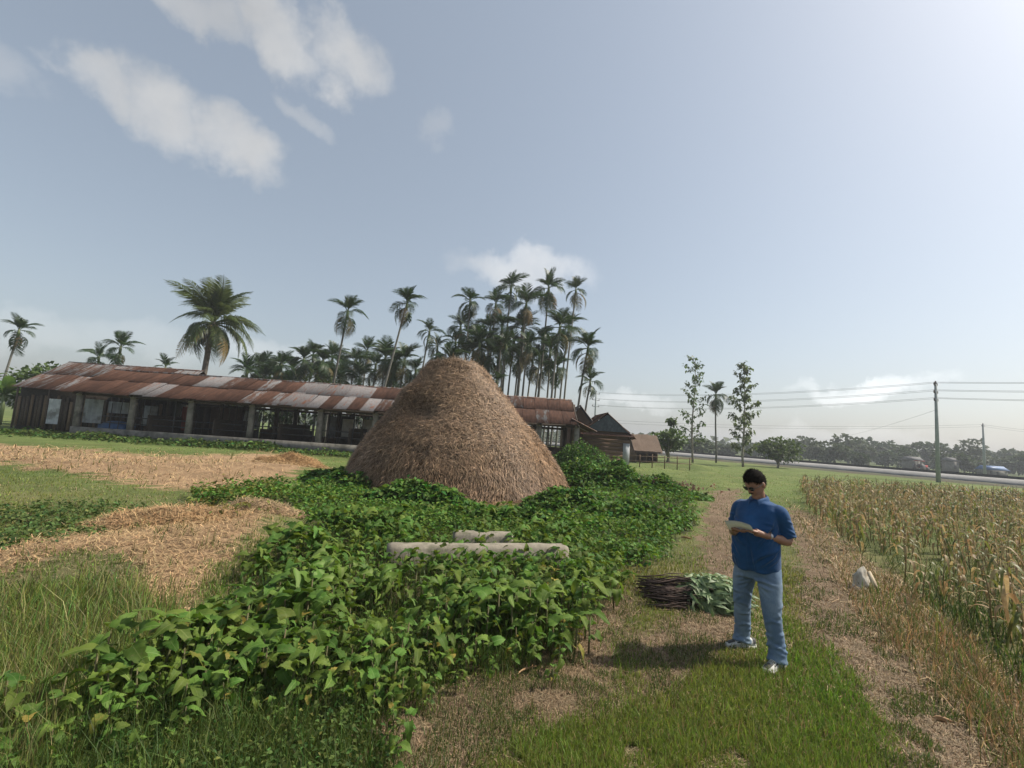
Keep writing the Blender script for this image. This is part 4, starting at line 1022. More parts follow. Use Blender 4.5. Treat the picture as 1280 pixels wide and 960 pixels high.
def build_weeds():
    P = weed_spots(); D = np.hypot(P[:, 0], P[:, 1]); P = P[np.argsort(D)]
    dens = vnoise(P, .8, 88, 2); D = np.hypot(P[:, 0], P[:, 1])
    u, v, w = topx(np.c_[P, np.zeros(len(P))])
    thin = ((v > 845) & (dens < -.10)) | (dens < -.18); P = P[~thin]; D = np.hypot(P[:, 0], P[:, 1])
    zz = ground_z(P[:, 0], P[:, 1])
    r_ = random.Random(3); rest = []
    # keep plants off the concrete beams
    n_ind = 0
    foliage = []
    def layout(h, nl, ls):
        L = []
        for i in range(nl):
            f = i/nl; az = i*2.39996 + r_.uniform(-.3, .3); zz_ = h*(.25+.72*(1-f)); el = R(r_.gauss(8, 26))
            L.append(((0, 0, zz_), Euler((r_.gauss(0, .45), -el, az), 'XYZ'), ls*r_.uniform(.5, 1.3)*(.75+.5*math.sin(math.pi*min(1, f+.25))), r_.randrange(7)))
        return L
    def hs(p):
        u_, v_, _ = topx(np.array([[p[0], p[1], 0]])); u_, v_ = u_[0], v_[0]
        if 470 < u_ < 720 and 690 < v_ < 752: return .9
        if 550 < u_ < 650 and 676 < v_ < 700: return .7
        return float(np.clip(.86+1.3*vnoise(np.array([[p[0], p[1]]]), 1.1, 90, 2)[0], .5, 1.25))*(1-.15*min(1, max(0, (v_-800)/80)))
    whole = []
    for k in range(5):                                      # ready-made plants for the farther ones
        m = MB(); h = .32
        for loc, e, s, li in layout(h, 9, .108):
            me = WL[li]; co = np.empty(len(me.vertices)*3); me.vertices.foreach_get('co', co); co = co.reshape(-1, 3)*s
            co = co@np.array(e.to_matrix()).T+np.array(loc)
            q = [tuple(p.vertices) for p in me.polygons]; m.add(co, np.array([t for t in q if len(t) == 4]))
        whole.append(m.mesh('foliage', weed_leaf, True))
    stems = [MB().tube([(0, 0, -.03), (.01*k, .01, .2), (.0, .015*k, .42)], [.009, .008, .004], 5).mesh('stem', weed_stem) for k in range(3)]
    lab = 'broad-leaved green weed plant in the dense patch before the haystack'; grp = 'broad-leaved weeds before the haystack'
    for i, p in enumerate(P[:300]):
        s = r_.uniform(.72, 1.2)*hs(p)*float(np.clip(np.hypot(*p)/4.0, .74, 1.0))
        root = thing('weed_plant', (p[0], p[1], zz[i]), lab, 'weed', grp, r_.uniform(0, 6.28))
        link('stem', stems[i % 3], root, scale=(s, s, s*.72))
        if i < 190:
            for loc, e, ls, li in layout(.33*s, r_.randrange(7, 11), .110*s): link('leaf', WL[li], root, loc, e, ls)
        else: link('foliage', whole[i % 5], root, scale=s*1.05)
    if len(P) > 300:
        m = MB()
        co = []; 
        for me in whole:
            c = np.empty(len(me.vertices)*3); me.vertices.foreach_get('co', c); q = np.array([tuple(p.vertices) for p in me.polygons]); co.append((c.reshape(-1, 3), q))
        for i, p in enumerate(P[300:]):
            c, q = co[i % 5]; a = r_.uniform(0, 6.28); s = r_.uniform(.75, 1.2)*hs(p); M = np.array([[math.cos(a), -math.sin(a), 0], [math.sin(a), math.cos(a), 0], [0, 0, 1]])
            m.add(c@M.T*s+[p[0], p[1], zz[300+i]], q)
        o = m.build('weed_patch', weed_leaf, None, True); tag(o, 'mass of broad-leaved weeds at the back of the patch', 'weeds', kind='stuff')
    print('weeds', len(P))
build_weeds()

def build_cover():
    """small-leaved ground cover round the haystack foot and along the left"""
    lst = []
    def region(zn, n, hmax, size, base, v0, v1, u0=-100, u1=1000, var=.3):
        P = scatter_px(n, u0, u1, v0, v1); k = zone(zn, P[:, 0], P[:, 1]); P = P[k]; D = np.hypot(P[:, 0], P[:, 1]); P = P[D < 30]; D = D[D < 30]
        n = len(P); hm = hmax*np.clip(.62+1.5*vnoise(P, .8, 95, 3), .12, 1.3)
        z = ground_z(P[:, 0], P[:, 1]) + hm*rng.uniform(.15, 1, n)**.6
        C = np.c_[P, z]; s = size*np.clip((D/9)**.5, .6, 1.5)
        V, F = leaf_cards(C, s, droop=.15, asp=.6)
        c = tint(n, base, var, .18); lst.append((V, [F], np.repeat(c, 5, 0)))
    region('cover', 100000, .36, .095, (.088, .160, .028), 585, 730)
    region('bushy', 14000, .45, .085, (.115, .125, .030), 600, 680)
    region('patch', 14000, .14, .07, (.085, .125, .036), 625, 720, -250, 260)
    region('weed', 22000, .17, .055, (.080, .120, .030), 660, 1040)
    # strip of weeds along the shed plinth
    n = 9000; X = rng.uniform(-30, 4, n); Yy = 28.6-np.abs(rng.normal(0, 1.0, n)); P = np.c_[X, Yy]; hm = np.clip(.30+.9*vnoise(P, .5, 97, 3), .04, .8)
    C = np.c_[P, ground_z(X, Yy)+hm*rng.uniform(.2, 1, n)]; V, F = leaf_cards(C, .22, asp=.6); lst.append((V, [F], np.repeat(tint(n, (.075, .12, .03), .3, .2), 5, 0)))
    # tall scrub right of the haystack, before the huts
    for (px, py, rx, ry, h, nn) in ((745, 612, 2.3, 1.8, 1.25, 9000), (790, 618, 2.2, 1.6, .9, 8000), (725, 590, 2.0, 1.8, 1.9, 6500), (835, 622, 1.5, 1.3, .5, 4200), (712, 640, 1.2, 1.2, .7, 4500), (470, 612, 2.0, 1.0, .75, 5000), (520, 632, 1.5, .8, .75, 4500), (440, 604, 1.6, 1.0, .6, 3500), (600, 648, 1.6, .6, .42, 3500), (660, 656, 1.2, .5, .4, 2500), (770, 650, 1.7, 1.1, .5, 5000)):
        p = gnd(px, py); d = rng.normal(0, 1, (nn, 2)); d /= np.linalg.norm(d, axis=1)[:, None]; q = rng.uniform(0, 1, nn)**.5
        XY = p[:2]+d*np.c_[rx*q, ry*q]; hm = h*np.clip(1-q**2*.8, .1, 1)*np.clip(.75+1.1*vnoise(XY, 1.4, 99, 3), .2, 1.4)
        C = np.c_[XY, ground_z(XY[:, 0], XY[:, 1])+hm*rng.uniform(.1, 1, nn)**.5]; V, F = leaf_cards(C, .165, asp=.6, droop=.2)
        lst.append((V, [F], np.repeat(tint(nn, (.072, .140, .026), .34, .18), 5, 0)))
    V, F, C = merge(lst); o = link('leafy_ground_cover', mesh_np('leafy_ground_cover', V, F, weed_small, C)); tag(o, 'low small-leaved weeds carpeting the ground round the haystack', 'ground cover', kind='stuff')
    # dead leaves in the scrub
    p = gnd(815, 618); n = 700; XY = p[:2]+rng.normal(0, 1, (n, 2))*[.9, .5]; C = np.c_[XY, ground_z(XY[:, 0], XY[:, 1])+rng.uniform(.1, .55, n)]
    V, F = leaf_cards(C, .16, asp=.6, droop=.4); o = link('dead_brush', mesh_np('dead_brush', V, F, weed_small, np.repeat(tint(n, (.17, .11, .07), .3, .1), 5, 0))); tag(o, 'brown dead brush on top of the scrub right of the haystack', 'brush', kind='stuff')
build_cover()

# ------------------------------------------------------------------ maize
maize_green = leaf_mat('maize_leaf_green', (.105, .130, .034), (.155, .155, .046), False, .35, .5, .04, .4)
maize_dry = leaf_mat('maize_leaf_dry', (.24, .165, .078), (.37, .285, .145), False, .35, .6, .03, .4)
maize_stalk = noise_mat('maize_stalk', (.19, .155, .06), (.25, .17, .085), 5, .7, rnd=.5)
maize_husk = noise_mat('maize_husk', (.34, .27, .13), (.42, .34, .19), 9, .7, rnd=.3)
maize_mass_m = leaf_mat('maize_mass', (.95, .95, .95), (1.05, 1.05, 1.05), True, .35, .55, .03, .35)
def maize_leaf(seed, L, droop):
    t = np.linspace(0, 1, 7); w = np.array([.024, .034, .038, .034, .026, .016, .001])
    r_ = np.random.default_rng(seed); x = L*(t*.75 - .1*t**3); z = L*(.85*t - droop*t**2); tw = r_.uniform(-.6, .6)
    V = []
    for i in range(7):
        a = tw*t[i]; V += [(x[i], -w[i]*math.cos(a), z[i]-w[i]*math.sin(a)+.012), (x[i], 0, z[i]), (x[i], w[i]*math.cos(a), z[i]+w[i]*math.sin(a)+.012)]
    F = []
    for i in range(6):
        for j in (0, 1): F.append((i*3+j, i*3+j+1, i*3+4+j, i*3+3+j))
    return np.array(V), np.array(F)
ML = [(maize_leaf(k, [.62, .72, .58, .66, .5][k], [1.3, 1.5, 1.75, 2.1, 1.05][k])) for k in range(5)]
MLm = [[mesh_np('leaf', V, F, m, None, True) for V, F in ML] for m in (maize_green, maize_dry)]
MST = [MB().tube([(0, 0, -.05), (.01*k, .012, .5), (-.01, .02*k, 1.05)], [.013, .011, .006], 5).mesh('stalk', maize_stalk, True) for k in range(3)]
def tassel():
    m = MB(); r_ = np.random.default_rng(4)
    for k in range(7):
        a = k*.9; e = np.array([math.cos(a)*.09, math.sin(a)*.09, .16]); m.tube([(0, 0, 0), e*.6+[0, 0, .03], e*(1.0+.2*r_.random())], [.004, .005, .002], 3, False)
    return m.mesh('tassel', maize_husk)
MT = tassel(); MC = MB().tube([(0, 0, 0), (.02, 0, .06), (.05, 0, .15), (.07, 0, .21)], [.012, .024, .022, .006], 6).mesh('cob', maize_husk, True)
def build_maize():
    # rows run roughly towards the road
    rd = np.array([.45, .89]); rn = np.array([.89, -.45]); pts = []
    for a in np.arange(-30, 70, .50):
        for b in np.arange(-10, 60, .36):
            p = rd*b+rn*a; pts.append(p)
    P = np.array(pts)+rng.normal(0, .07, (len(pts), 2)); P = P[inpoly(P[:, 0], P[:, 1], MAIZE)]
    u, v, w = topx(np.c_[P, np.full(len(P), .6)]); k = (u > 900)&(u < 1420)&(v < 1060); P = P[k]
    P = P[(vnoise(P, .6, 12, 2)+.25*rng.uniform(-1, 1, len(P)) > -.27)]
    D = np.hypot(P[:, 0], P[:, 1]); P = P[np.argsort(D)]; D = np.sort(D); z = ground_z(P[:, 0], P[:, 1]); u, v, w = topx(np.c_[P, np.full(len(P), .6)])
    inv = (u < 1300)&(v < 1000); order = np.r_[np.where(inv)[0], np.where(~inv)[0]]; P = P[order]; D = D[order]; z = z[order]
    r_ = random.Random(9); print('maize', len(P))
    lab = 'drying maize plant with curled leaves in the field on the right'; grp = 'maize plants in the field'
    fol = []
    def lay(nl, s):
        out = []
        for i in range(nl):
            f = i/nl; az = (i % 2)*math.pi + r_.uniform(-.5, .5); li = r_.randrange(5); dry = r_.random() < (.76 if f < .5 else .42)
            out.append(((0, 0, s*(.22+.78*f)), Euler((r_.uniform(-.2, .2), R(r_.uniform(-12, 18)) + (R(25) if dry and f < .4 else 0), az), 'XYZ'), s*r_.uniform(.75, 1.1)*(1-.25*f), li, dry))
        return out
    for k in range(5):
        mg, md = MB(), MB()
        for loc, e, s, li, dry in lay(8, 1.0):
            V, F = ML[li]; (md if dry else mg).add((V*s)@np.array(e.to_matrix()).T+np.array(loc), F)
        fol.append((mg.mesh('green_foliage', maize_green, True), md.mesh('dry_foliage', maize_dry, True)))
    for i, p in enumerate(P[:300]):
        s = r_.uniform(.5, .86); root = thing('maize_plant', (p[0], p[1], z[i]), lab, 'maize plant', grp, r_.uniform(0, 6.28))
        root.rotation_euler[0] = r_.gauss(0, .07); root.rotation_euler[1] = r_.gauss(0, .07)
        link('stalk', MST[i % 3], root, scale=s)
        if i < 90:
            for loc, e, ls, li, dry in lay(r_.randrange(6, 9), s): link('leaf', MLm[1 if dry else 0][li], root, loc, e, ls)
        else:
            g, d = fol[i % 5]; link('green_foliage', g, root, scale=s); link('dry_foliage', d, root, scale=s)
        if r_.random() < .7: link('tassel', MT, root, (-.01*s, .03*s, 1.04*s), scale=s)
        if r_.random() < .5: link('cob', MC, root, (.0, .0, .55*s), (0, 0, r_.uniform(0, 6)), s)
    # the rest of the field reads as one mass
    Vs, Fs, Cs, n = [], [], [], 0
    proto = []
    for g, d in fol:
        arr = []
        for me, c in ((g, (.115, .135, .038)), (d, (.30, .22, .105))):
            co = np.empty(len(me.vertices)*3); me.vertices.foreach_get('co', co); co = co.reshape(-1, 3); F = np.array([tuple(p.vertices) for p in me.polygons]); arr.append((co, F, np.tile(c, (len(co), 1))))
        st = MB().tube([(0, 0, 0), (0, 0, 1.05)], [.014, .007], 3, False); sv = np.concatenate(st.V); sf = np.concatenate(st.Q); arr.append((sv, sf, np.tile((.22, .16, .07), (len(sv), 1))))
        V = np.concatenate([a[0] for a in arr]); off = np.cumsum([0]+[len(a[0]) for a in arr]); F = np.concatenate([a[1]+o for a, o in zip(arr, off)]); C = np.concatenate([a[2] for a in arr]); proto.append((V, F, C))
    rest = P[300:]; zr = z[300:]
    far = np.hypot(rest[:, 0], rest[:, 1]) > 16; keep = ~far | (rng.uniform(0, 1, len(rest)) < .62); rest = rest[keep]; zr = zr[keep]; far = far[keep]
    for i, p in enumerate(rest):
        V, F, C = proto[i % 5]; a = r_.uniform(0, 6.28); s = r_.uniform(.52, .88); c, sn = math.cos(a), math.sin(a)
        Vs.append(np.c_[(V[:, 0]*c-V[:, 1]*sn)*s*(1.25 if far[i] else 1)+p[0], (V[:, 0]*sn+V[:, 1]*c)*s*(1.25 if far[i] else 1)+p[1], V[:, 2]*s+zr[i]]); Fs.append(F+n); Cs.append(C*r_.uniform(.55, 1.3)*np.array([1, r_.uniform(.9, 1.12), 1])); n += len(V)
    o = link('maize_field', mesh_np('maize_field', np.concatenate(Vs), np.concatenate(Fs), maize_mass_m, np.concatenate(Cs))); tag(o, 'ripening maize stretching to the road', 'maize field', kind='stuff')
build_maize()
# ------------------------------------------------------------------ poles and wires
def wire_pts(a, b, sag, n=20):
    t = np.linspace(0, 1, n)[:, None]; P = np.asarray(a)*(1-t)+np.asarray(b)*t; P[:, 2] -= (sag*4*t*(1-t))[:, 0]; return P
wire_m = noise_mat('wire_aluminium', (.16, .165, .17), (.20, .20, .21), 3, .6)
pole_m = noise_mat('pole_concrete', (.33, .36, .35), (.26, .285, .28), 2.5, .85)
ins_m = noise_mat('insulator', (.07, .05, .045), (.10, .07, .06), 5, .35)
def pole(name, px, pyb, pyt, Y, label, arms, r=.14, zb=0.0, double=False, X=None):
    c = at(px, (pyb+pyt)/2, Y); X = at(px, pyb, Y)[0] if X is None else X
    top = at(px, pyt, Y)[2]; H = top-zb
    root = thing(name, (X, Y, zb), label, 'utility pole', 'utility poles')
    MB().tube([(0, 0, -.3), (0, 0, H*.5), (0, 0, H)], [r*1.45, r*1.15, r*.8], 10).build('shaft', pole_m, root, True)
    hooks = []
    for za, half in arms:
        d = np.array([ROAD_N[0], ROAD_N[1], 0])
        MB().beam(np.array([0, 0, H-za])-d*half, np.array([0, 0, H-za])+d*half, .09, .09).build('crossarm', metal_d, root)
        for s in (-1, 1):
            e = np.array([0, 0, H-za])+d*half*.92*s
            MB().tube([e, e+[0, 0, .12], e+[0, 0, .26]], [.035, .075, .04], 8).build('insulator', ins_m, root)
            hooks.append(np.array([X, Y, zb])+e+[0, 0, .28])
    MB().tube([(0, 0, H-.02), (0, 0, H+.15), (0, 0, H+.3)], [.04, .09, .05], 8).build('insulator', ins_m, root)
    return root, hooks, np.array([X, Y, zb+H])
pA, hA, tA = pole('utility_pole', 1173, 600, 480, 48.0, 'near grey concrete utility pole standing at the far edge of the maize', ((.15, .45), (.95, .55), (1.75, .55)))
d_ = np.array([-.558, .83])*49.8
pB, hB, tB = pole('utility_pole', 742, 560, 490, 89.0, 'distant utility pole with crossarms just right of the shed gable', ((.3, .9), (1.5, .9), (2.7, .9)), .16)
pC, hC, tC = pole('utility_pole', 1231, 590, 531, 92.0, 'farther thin utility pole right of the near concrete pole', ((.3, .8),), .17)
pD, hD, tD = pole('utility_pole', 1173, 600, 480, 7.0, 'utility pole off to the right of the picture', ((.15, .45), (.95, .55), (1.75, .55)), X=71.0)
o_ = pD; zfix = 10.1-(tD[2]);
for ch in o_.children: ch.scale[2] = 1.0
pD.location[2] = zfix; hD = [h+[0, 0, zfix] for h in hD]
MB().tube([(0, 0, -zfix-.3), (0, 0, .2)], [.2, .2], 10).build('shaft', pole_m, pD, True)
wn = ['top', 'top', 'middle', 'middle', 'lower', 'lower']
for k in range(6):
    side = 'nearer' if k % 2 == 0 else 'farther'
    o = MB().tube(wire_pts(hA[k], hB[k], .9), .014, 4).build('power_line', wire_m); tag(o, f'{wn[k]} power wire, {side} of its pair, running left from the near concrete pole', 'wire', 'power wires')
    o = MB().tube(wire_pts(hA[k], hD[k], .9), .014, 4).build('power_line', wire_m); tag(o, f'{wn[k]} power wire, {side} of its pair, running right from the near concrete pole', 'wire', 'power wires')
lowB = np.array([tB[0], tB[1], at(771, 526, 89)[2]])
endC = np.array([tC[0]+60, 95.0, tC[2]-.4])
for k in range(2):
    o = MB().tube(wire_pts(lowB+[0, 0, -.5*k], hC[k]+[0, 0, -.3*k], .8), .018, 4).build('power_line', wire_m); tag(o, ('upper' if k == 0 else 'lower')+' thin wire low in the sky running left from the farther pole', 'wire', 'power wires')
    o = MB().tube(wire_pts(hC[k]+[0, 0, -.3*k], endC+[0, 0, -.5*k], .8), .018, 4).build('power_line', wire_m); tag(o, ('upper' if k == 0 else 'lower')+' thin wire low in the sky running right from the farther pole', 'wire', 'power wires')
pE, hE, tE = pole('utility_pole', 1500, 590, 531, 95.0, 'utility pole beyond the right edge at the end of the thin wires', ((.3, .8),), .17, X=endC[0])
o = MB().tube(wire_pts(np.array([tA[0], tA[1], at(1166, 512, 48)[2]]), at(1019, 551, 118), .6), .012, 4).build('power_line', wire_m); tag(o, 'slanting service wire dropping left from the near concrete pole', 'wire', 'power wires')

# red tractor far off by the white house
def tractor():
    p = at(1152, 583, 106); root = thing('tractor', (p[0], 106, 0), 'small red tractor parked before the far white house', 'tractor', rz=R(20))
    red = noise_mat('tractor_red', (.30, .035, .03), (.36, .06, .05), 4, .5)
    MB().box((.5, 0, 1.0), (1.9, .8, .7)).build('bonnet', red, root); MB().box((-.8, 0, 2.2), (1.4, 1.4, .12)).build('canopy', red, root)
    for sx, sy in ((-1.4, -.6), (-1.4, .6), (-.2, -.6), (-.2, .6)): MB().tube([(sx, sy, 1.0), (sx, sy, 2.2)], .05, 5).build('canopy_post', metal_d, root)
    MB().box((-.9, 0, 1.1), (.7, .7, .3)).build('seat', metal_d, root)
    for sx, rr, sy in ((-.9, .75, -.75), (-.9, .75, .75), (1.1, .45, -.6), (1.1, .45, .6)):
        MB().tube([(sx, sy-.15, rr), (sx, sy+.15, rr)], rr, 16).build('wheel', metal_d, root)
tractor()

# ------------------------------------------------------------------ concrete beams in the weeds
def rounded_beam(name, a, b, w, h, label, seed):
    a = np.array(a, float); b = np.array(b, float); L = np.linalg.norm(b-a); ang = math.atan2(b[1]-a[1], b[0]-a[0])
    n = 40; prof = [(-w/2, 0), (-w/2, h-.05), (-w/2+.05, h), (w/2-.05, h), (w/2, h-.05), (w/2, 0)]
    xs = np.linspace(-L/2, L/2, n); V = []
    for i, x in enumerate(xs):
        e = min(i, n-1-i); k = 1 if e > 0 else .86
        for y, z in prof: V.append((x, y*k, z*(1 if e > 0 else .95)))
    V = np.array(V); V += np.c_[np.zeros(len(V)), vnoise(V, 5, seed)*.02, vnoise(V, 5, seed+1)*.025]
    F = []
    m = len(prof)
    for i in range(n-1):
        for j in range(m-1): F.append((i*m+j, (i+1)*m+j, (i+1)*m+j+1, i*m+j+1))
    me = MB().add(V, np.array(F)); me.T.append(np.array([(0, 1, 2), (0, 2, 3), (0, 3, 4), (0, 4, 5)])); q = (n-1)*m; me.T.append(np.array([(q, q+2, q+1), (q, q+3, q+2), (q, q+4, q+3), (q, q+5, q+4)]))
    o = me.build(name, noise_mat(name+'_concrete', (.29, .255, .20), (.20, .175, .135), 5, .9, c3=(.12, .115, .075), s3=3.5, bumpd=.01, bscale=30), None, False)
    o.location = (*((a+b)/2)[:2], float(ground_z(np.array([(a+b)[0]/2]), np.array([(a+b)[1]/2]))[0])-.03); o.rotation_euler = (0, 0, ang)
    tag(o, label, 'concrete beam'); return o
rounded_beam('concrete_beam', at(484, 684, 6.35), at(708, 684, 7.0), .24, .36, 'long pale concrete beam lying among the broad-leaved weeds', 5)
rounded_beam('concrete_beam', at(566, 674, 7.35), at(640, 674, 7.5), .24, .36, 'short concrete beam end showing behind the long beam', 15)

# ------------------------------------------------------------------ bundle of cut vegetables
def bundle():
    c = gnd(868, 752); root = thing('vegetable_bundle', (c[0], c[1], float(ground_z(np.array([c[0]]), np.array([c[1]]))[0])), 'bundle of cut leafy vegetables with dark stems lying by the path', 'vegetables', rz=R(-6))
    stem_m = noise_mat('dark_stem', (.035, .026, .022), (.095, .062, .048), 5, .8, rnd=.9)
    lm = leaf_mat('wilted_leaf', (.15, .22, .10), (.24, .30, .16), False, .25, .5, .03, .5)
    r_ = random.Random(6)
    sm = []
    for k in range(6):
        L = .62; P = [(0, 0, 0), (L*.4, r_.uniform(-.02, .02), r_.uniform(-.01, .03)), (L*.75, r_.uniform(-.03, .03), r_.uniform(-.01, .03)), (L, r_.uniform(-.02, .02), 0)]
        sm.append(MB().tube(P, [.0065, .0062, .006, .005], 5).mesh('stem', stem_m, True))
    for k in range(120):
        a = r_.uniform(-.42, .42); z = .02+.26*r_.random()**.8*(1-.3*abs(a)); y = r_.uniform(-.26, .26)*(1-z*1.2)
        link('stem', sm[k % 6], root, (-.62+r_.uniform(-.06, .16), y*1.75, z*.72), (r_.uniform(0, 6.28), R(r_.uniform(-12, 8)), r_.gauss(0, .08)-y*.9), r_.uniform(.8, 1.12))
    def leafm(seed):
        t = np.linspace(0, 1, 7); w = np.array([.008, .022, .030, .028, .022, .013, .001]); q = np.random.default_rng(seed); L = .24
        x = L*t; z = .05*np.sin(t*2.2)-.12*t**2*q.uniform(.5, 1.4); V = []
        for i in range(7):
            e = .022*w[i]/.045; V += [(x[i], -w[i], z[i]+e+q.normal(0, .006)), (x[i], 0, z[i]), (x[i], w[i], z[i]+e+q.normal(0, .006))]
        F = [(i*3+j, i*3+j+1, i*3+4+j, i*3+3+j) for i in range(6) for j in (0, 1)]
        return mesh_np('leaf', np.array(V), np.array(F), lm, None, True)
    lms = [leafm(s) for s in range(6)]
    for k in range(420):
        u = r_.random(); x = -.10+.62*u; prof = math.sqrt(max(.05, 1-((x-.12)/.52)**2)); th = r_.uniform(.05, 3.1)
        y = math.cos(th)*.30*prof; z = .02+math.sin(th)*.31*prof*r_.uniform(.7, 1)
        link('leaf', lms[k % 6], root, (x, y, z), Euler((r_.gauss(0, .5)-math.cos(th)*.9, R(r_.uniform(-25, 75)), r_.gauss(-.15, .8)-(.5*math.cos(th)*-1)), 'XYZ'), r_.uniform(.6, 1.0))
    core = MB().ellipsoid((.12, 0, .06), (.46, .25, .15), 16); core.build('leaf_core', leaf_mat('leaf_core', (.05, .085, .035), (.08, .12, .05)), root, True)
bundle()
# ------------------------------------------------------------------ small things on the ground
def sack():
    c = gnd(1074, 738); z = float(ground_z(np.array([c[0]]), np.array([c[1]]))[0])
    m = MB(); n = 30; rows = 18; V = []
    for t in np.linspace(0, 1, rows):
        rx = np.interp(t, [0, .1, .5, .85, 1], [.085, .10, .098, .085, .055]); ry = np.interp(t, [0, .1, .5, .85, 1], [.06, .075, .06, .035, .008])
        for j in range(n):
            a = j*2*np.pi/n; f = 1+.10*math.sin(a*4+t*4)+.09*math.sin(a*7-t*6)+.05*math.sin(a*13+t*9)
            V.append((math.cos(a)*rx*f+.035*t+.02*math.sin(t*5), math.sin(a)*ry*f, .25*t+(.035*math.cos(a+.8) if t > .8 else 0)))
    i, j = np.meshgrid(np.arange(rows-1), np.arange(n), indexing='ij'); i = i.ravel(); j = j.ravel(); k = (j+1) % n
    m.add(V, np.stack([i*n+j, i*n+k, (i+1)*n+k, (i+1)*n+j], 1))
    root = thing('white_sack', (c[0], c[1], z-.01), 'crumpled dirty white sack standing in dry grass at the maize edge', 'sack', rz=.25); root.scale = (1.2,)*3
    m.build('bag', noise_mat('sack_fabric', (.50, .47, .41), (.36, .33, .27), 9, .8, c3=(.22, .17, .11), s3=6, bumpd=.006, bscale=30), root, True)
    MB().tube([(.07, -.06, .24), (.10, -.085, .14), (.16, -.11, .02)], [(.006, .03), (.008, .04), (.003, .02)], 6).build('torn_flap', noise_mat('sack_flap', (.5, .42, .3), (.4, .33, .23), 9), root)
sack()
husk_m = noise_mat('dry_husk', (.34, .22, .11), (.24, .13, .065), 9, .7)
def husk(px, py, L, rz, label, w=.05, nm='dry_husk', ns=2):
    c = gnd(px, py); z = float(ground_z(np.array([c[0]]), np.array([c[1]]))[0]); m = MB(); r_ = np.random.default_rng(int(px))
    for k in range(ns):
        a = r_.normal(0, .12); t = np.linspace(0, 1, 9); P = np.c_[L*(t-.5)*math.cos(a), L*(t-.5)*math.sin(a)+.05*L*np.sin(t*5+k), .018+.10*L*np.abs(np.sin(t*2.5+k))+.006*k]
        m.tube(P, np.c_[np.interp(t, [0, .3, .7, 1], [.003, w*.5, w*.4, .001]), np.full(9, .003)], 6, True)
    o = m.build(nm, husk_m, None, True); o.location = (c[0], c[1], z); o.rotation_euler = (0, 0, rz); tag(o, label, 'husk')
husk(888, 757, .22, .3, 'curled brown husk at the front of the vegetable bundle', .06, ns=3)
husk(840, 754, .26, .15, 'pale dry stalk lying left of the vegetable bundle', .016)
husk(657, 845, .24, 1.0, 'curled dry stalk lying at the edge of the weeds', .016)
husk(1178, 902, .14, .1, 'pale dry husk lying on the right track', .04)
husk(858, 674, .22, -.2, 'pale dry leaf on the grass left of the path', .04)
# ------------------------------------------------------------------ the man
def remesh(mb, voxel, smooth=4, dec=None):
    me = mb.mesh('tmp'); o = bpy.data.objects.new('tmp', me); col.objects.link(o)
    m = o.modifiers.new('r', 'REMESH'); m.mode = 'VOXEL'; m.voxel_size = voxel
    if smooth: s = o.modifiers.new('s', 'SMOOTH'); s.iterations = smooth; s.factor = .5
    if dec: d = o.modifiers.new('d', 'DECIMATE'); d.ratio = dec
    dg = bpy.context.evaluated_depsgraph_get(); out = bpy.data.meshes.new_from_object(o.evaluated_get(dg))
    bpy.data.objects.remove(o); bpy.data.meshes.remove(me); return out
def co_of(me):
    c = np.empty(len(me.vertices)*3); me.vertices.foreach_get('co', c); n = np.empty(len(me.vertices)*3); me.vertices.foreach_get('normal', n); return c.reshape(-1, 3), n.reshape(-1, 3)
def set_co(me, c):
    me.vertices.foreach_set('co', c.ravel().astype(np.float32)); me.polygons.foreach_set('use_smooth', np.ones(len(me.polygons), bool)); me.update()
def loft(mb, rings, n=28):
    """rings: (center xyz, rx, ry) horizontal ellipses; squarish"""
    V = []
    for (c, rx, ry) in rings:
        a = np.arange(n)*2*np.pi/n; ca, sa = np.cos(a), np.sin(a)
        V.append(np.c_[c[0]+rx*np.sign(ca)*np.abs(ca)**.85, c[1]+ry*np.sign(sa)*np.abs(sa)**.85, np.full(n, c[2])])
    m = len(rings); i, j = np.meshgrid(np.arange(m-1), np.arange(n), indexing='ij'); i = i.ravel(); j = j.ravel(); k = (j+1) % n; b = mb.n
    mb.add(np.concatenate(V), np.stack([i*n+j, i*n+k, (i+1)*n+k, (i+1)*n+j], 1))
    for r, rev in ((0, True), (m-1, False)):
        mb.V.append(np.array([rings[r][0]], float)); c = mb.n; mb.n += 1
        f = np.stack([b+r*n+np.arange(n), b+r*n+(np.arange(n)+1) % n, np.full(n, c)], 1); mb.T.append(f[:, ::-1] if rev else f)
def catm(P, n=10):
    P = np.asarray(P, float); Q = np.vstack([2*P[0]-P[1], P, 2*P[-1]-P[-2]]); out = []
    for i in range(1, len(Q)-2):
        for t in np.linspace(0, 1, n, endpoint=False):
            out.append(.5*((2*Q[i])+(-Q[i-1]+Q[i+1])*t+(2*Q[i-1]-5*Q[i]+4*Q[i+1]-Q[i+2])*t**2+(-Q[i-1]+3*Q[i]-3*Q[i+1]+Q[i+2])*t**3))
    out.append(Q[-2]); return np.array(out)

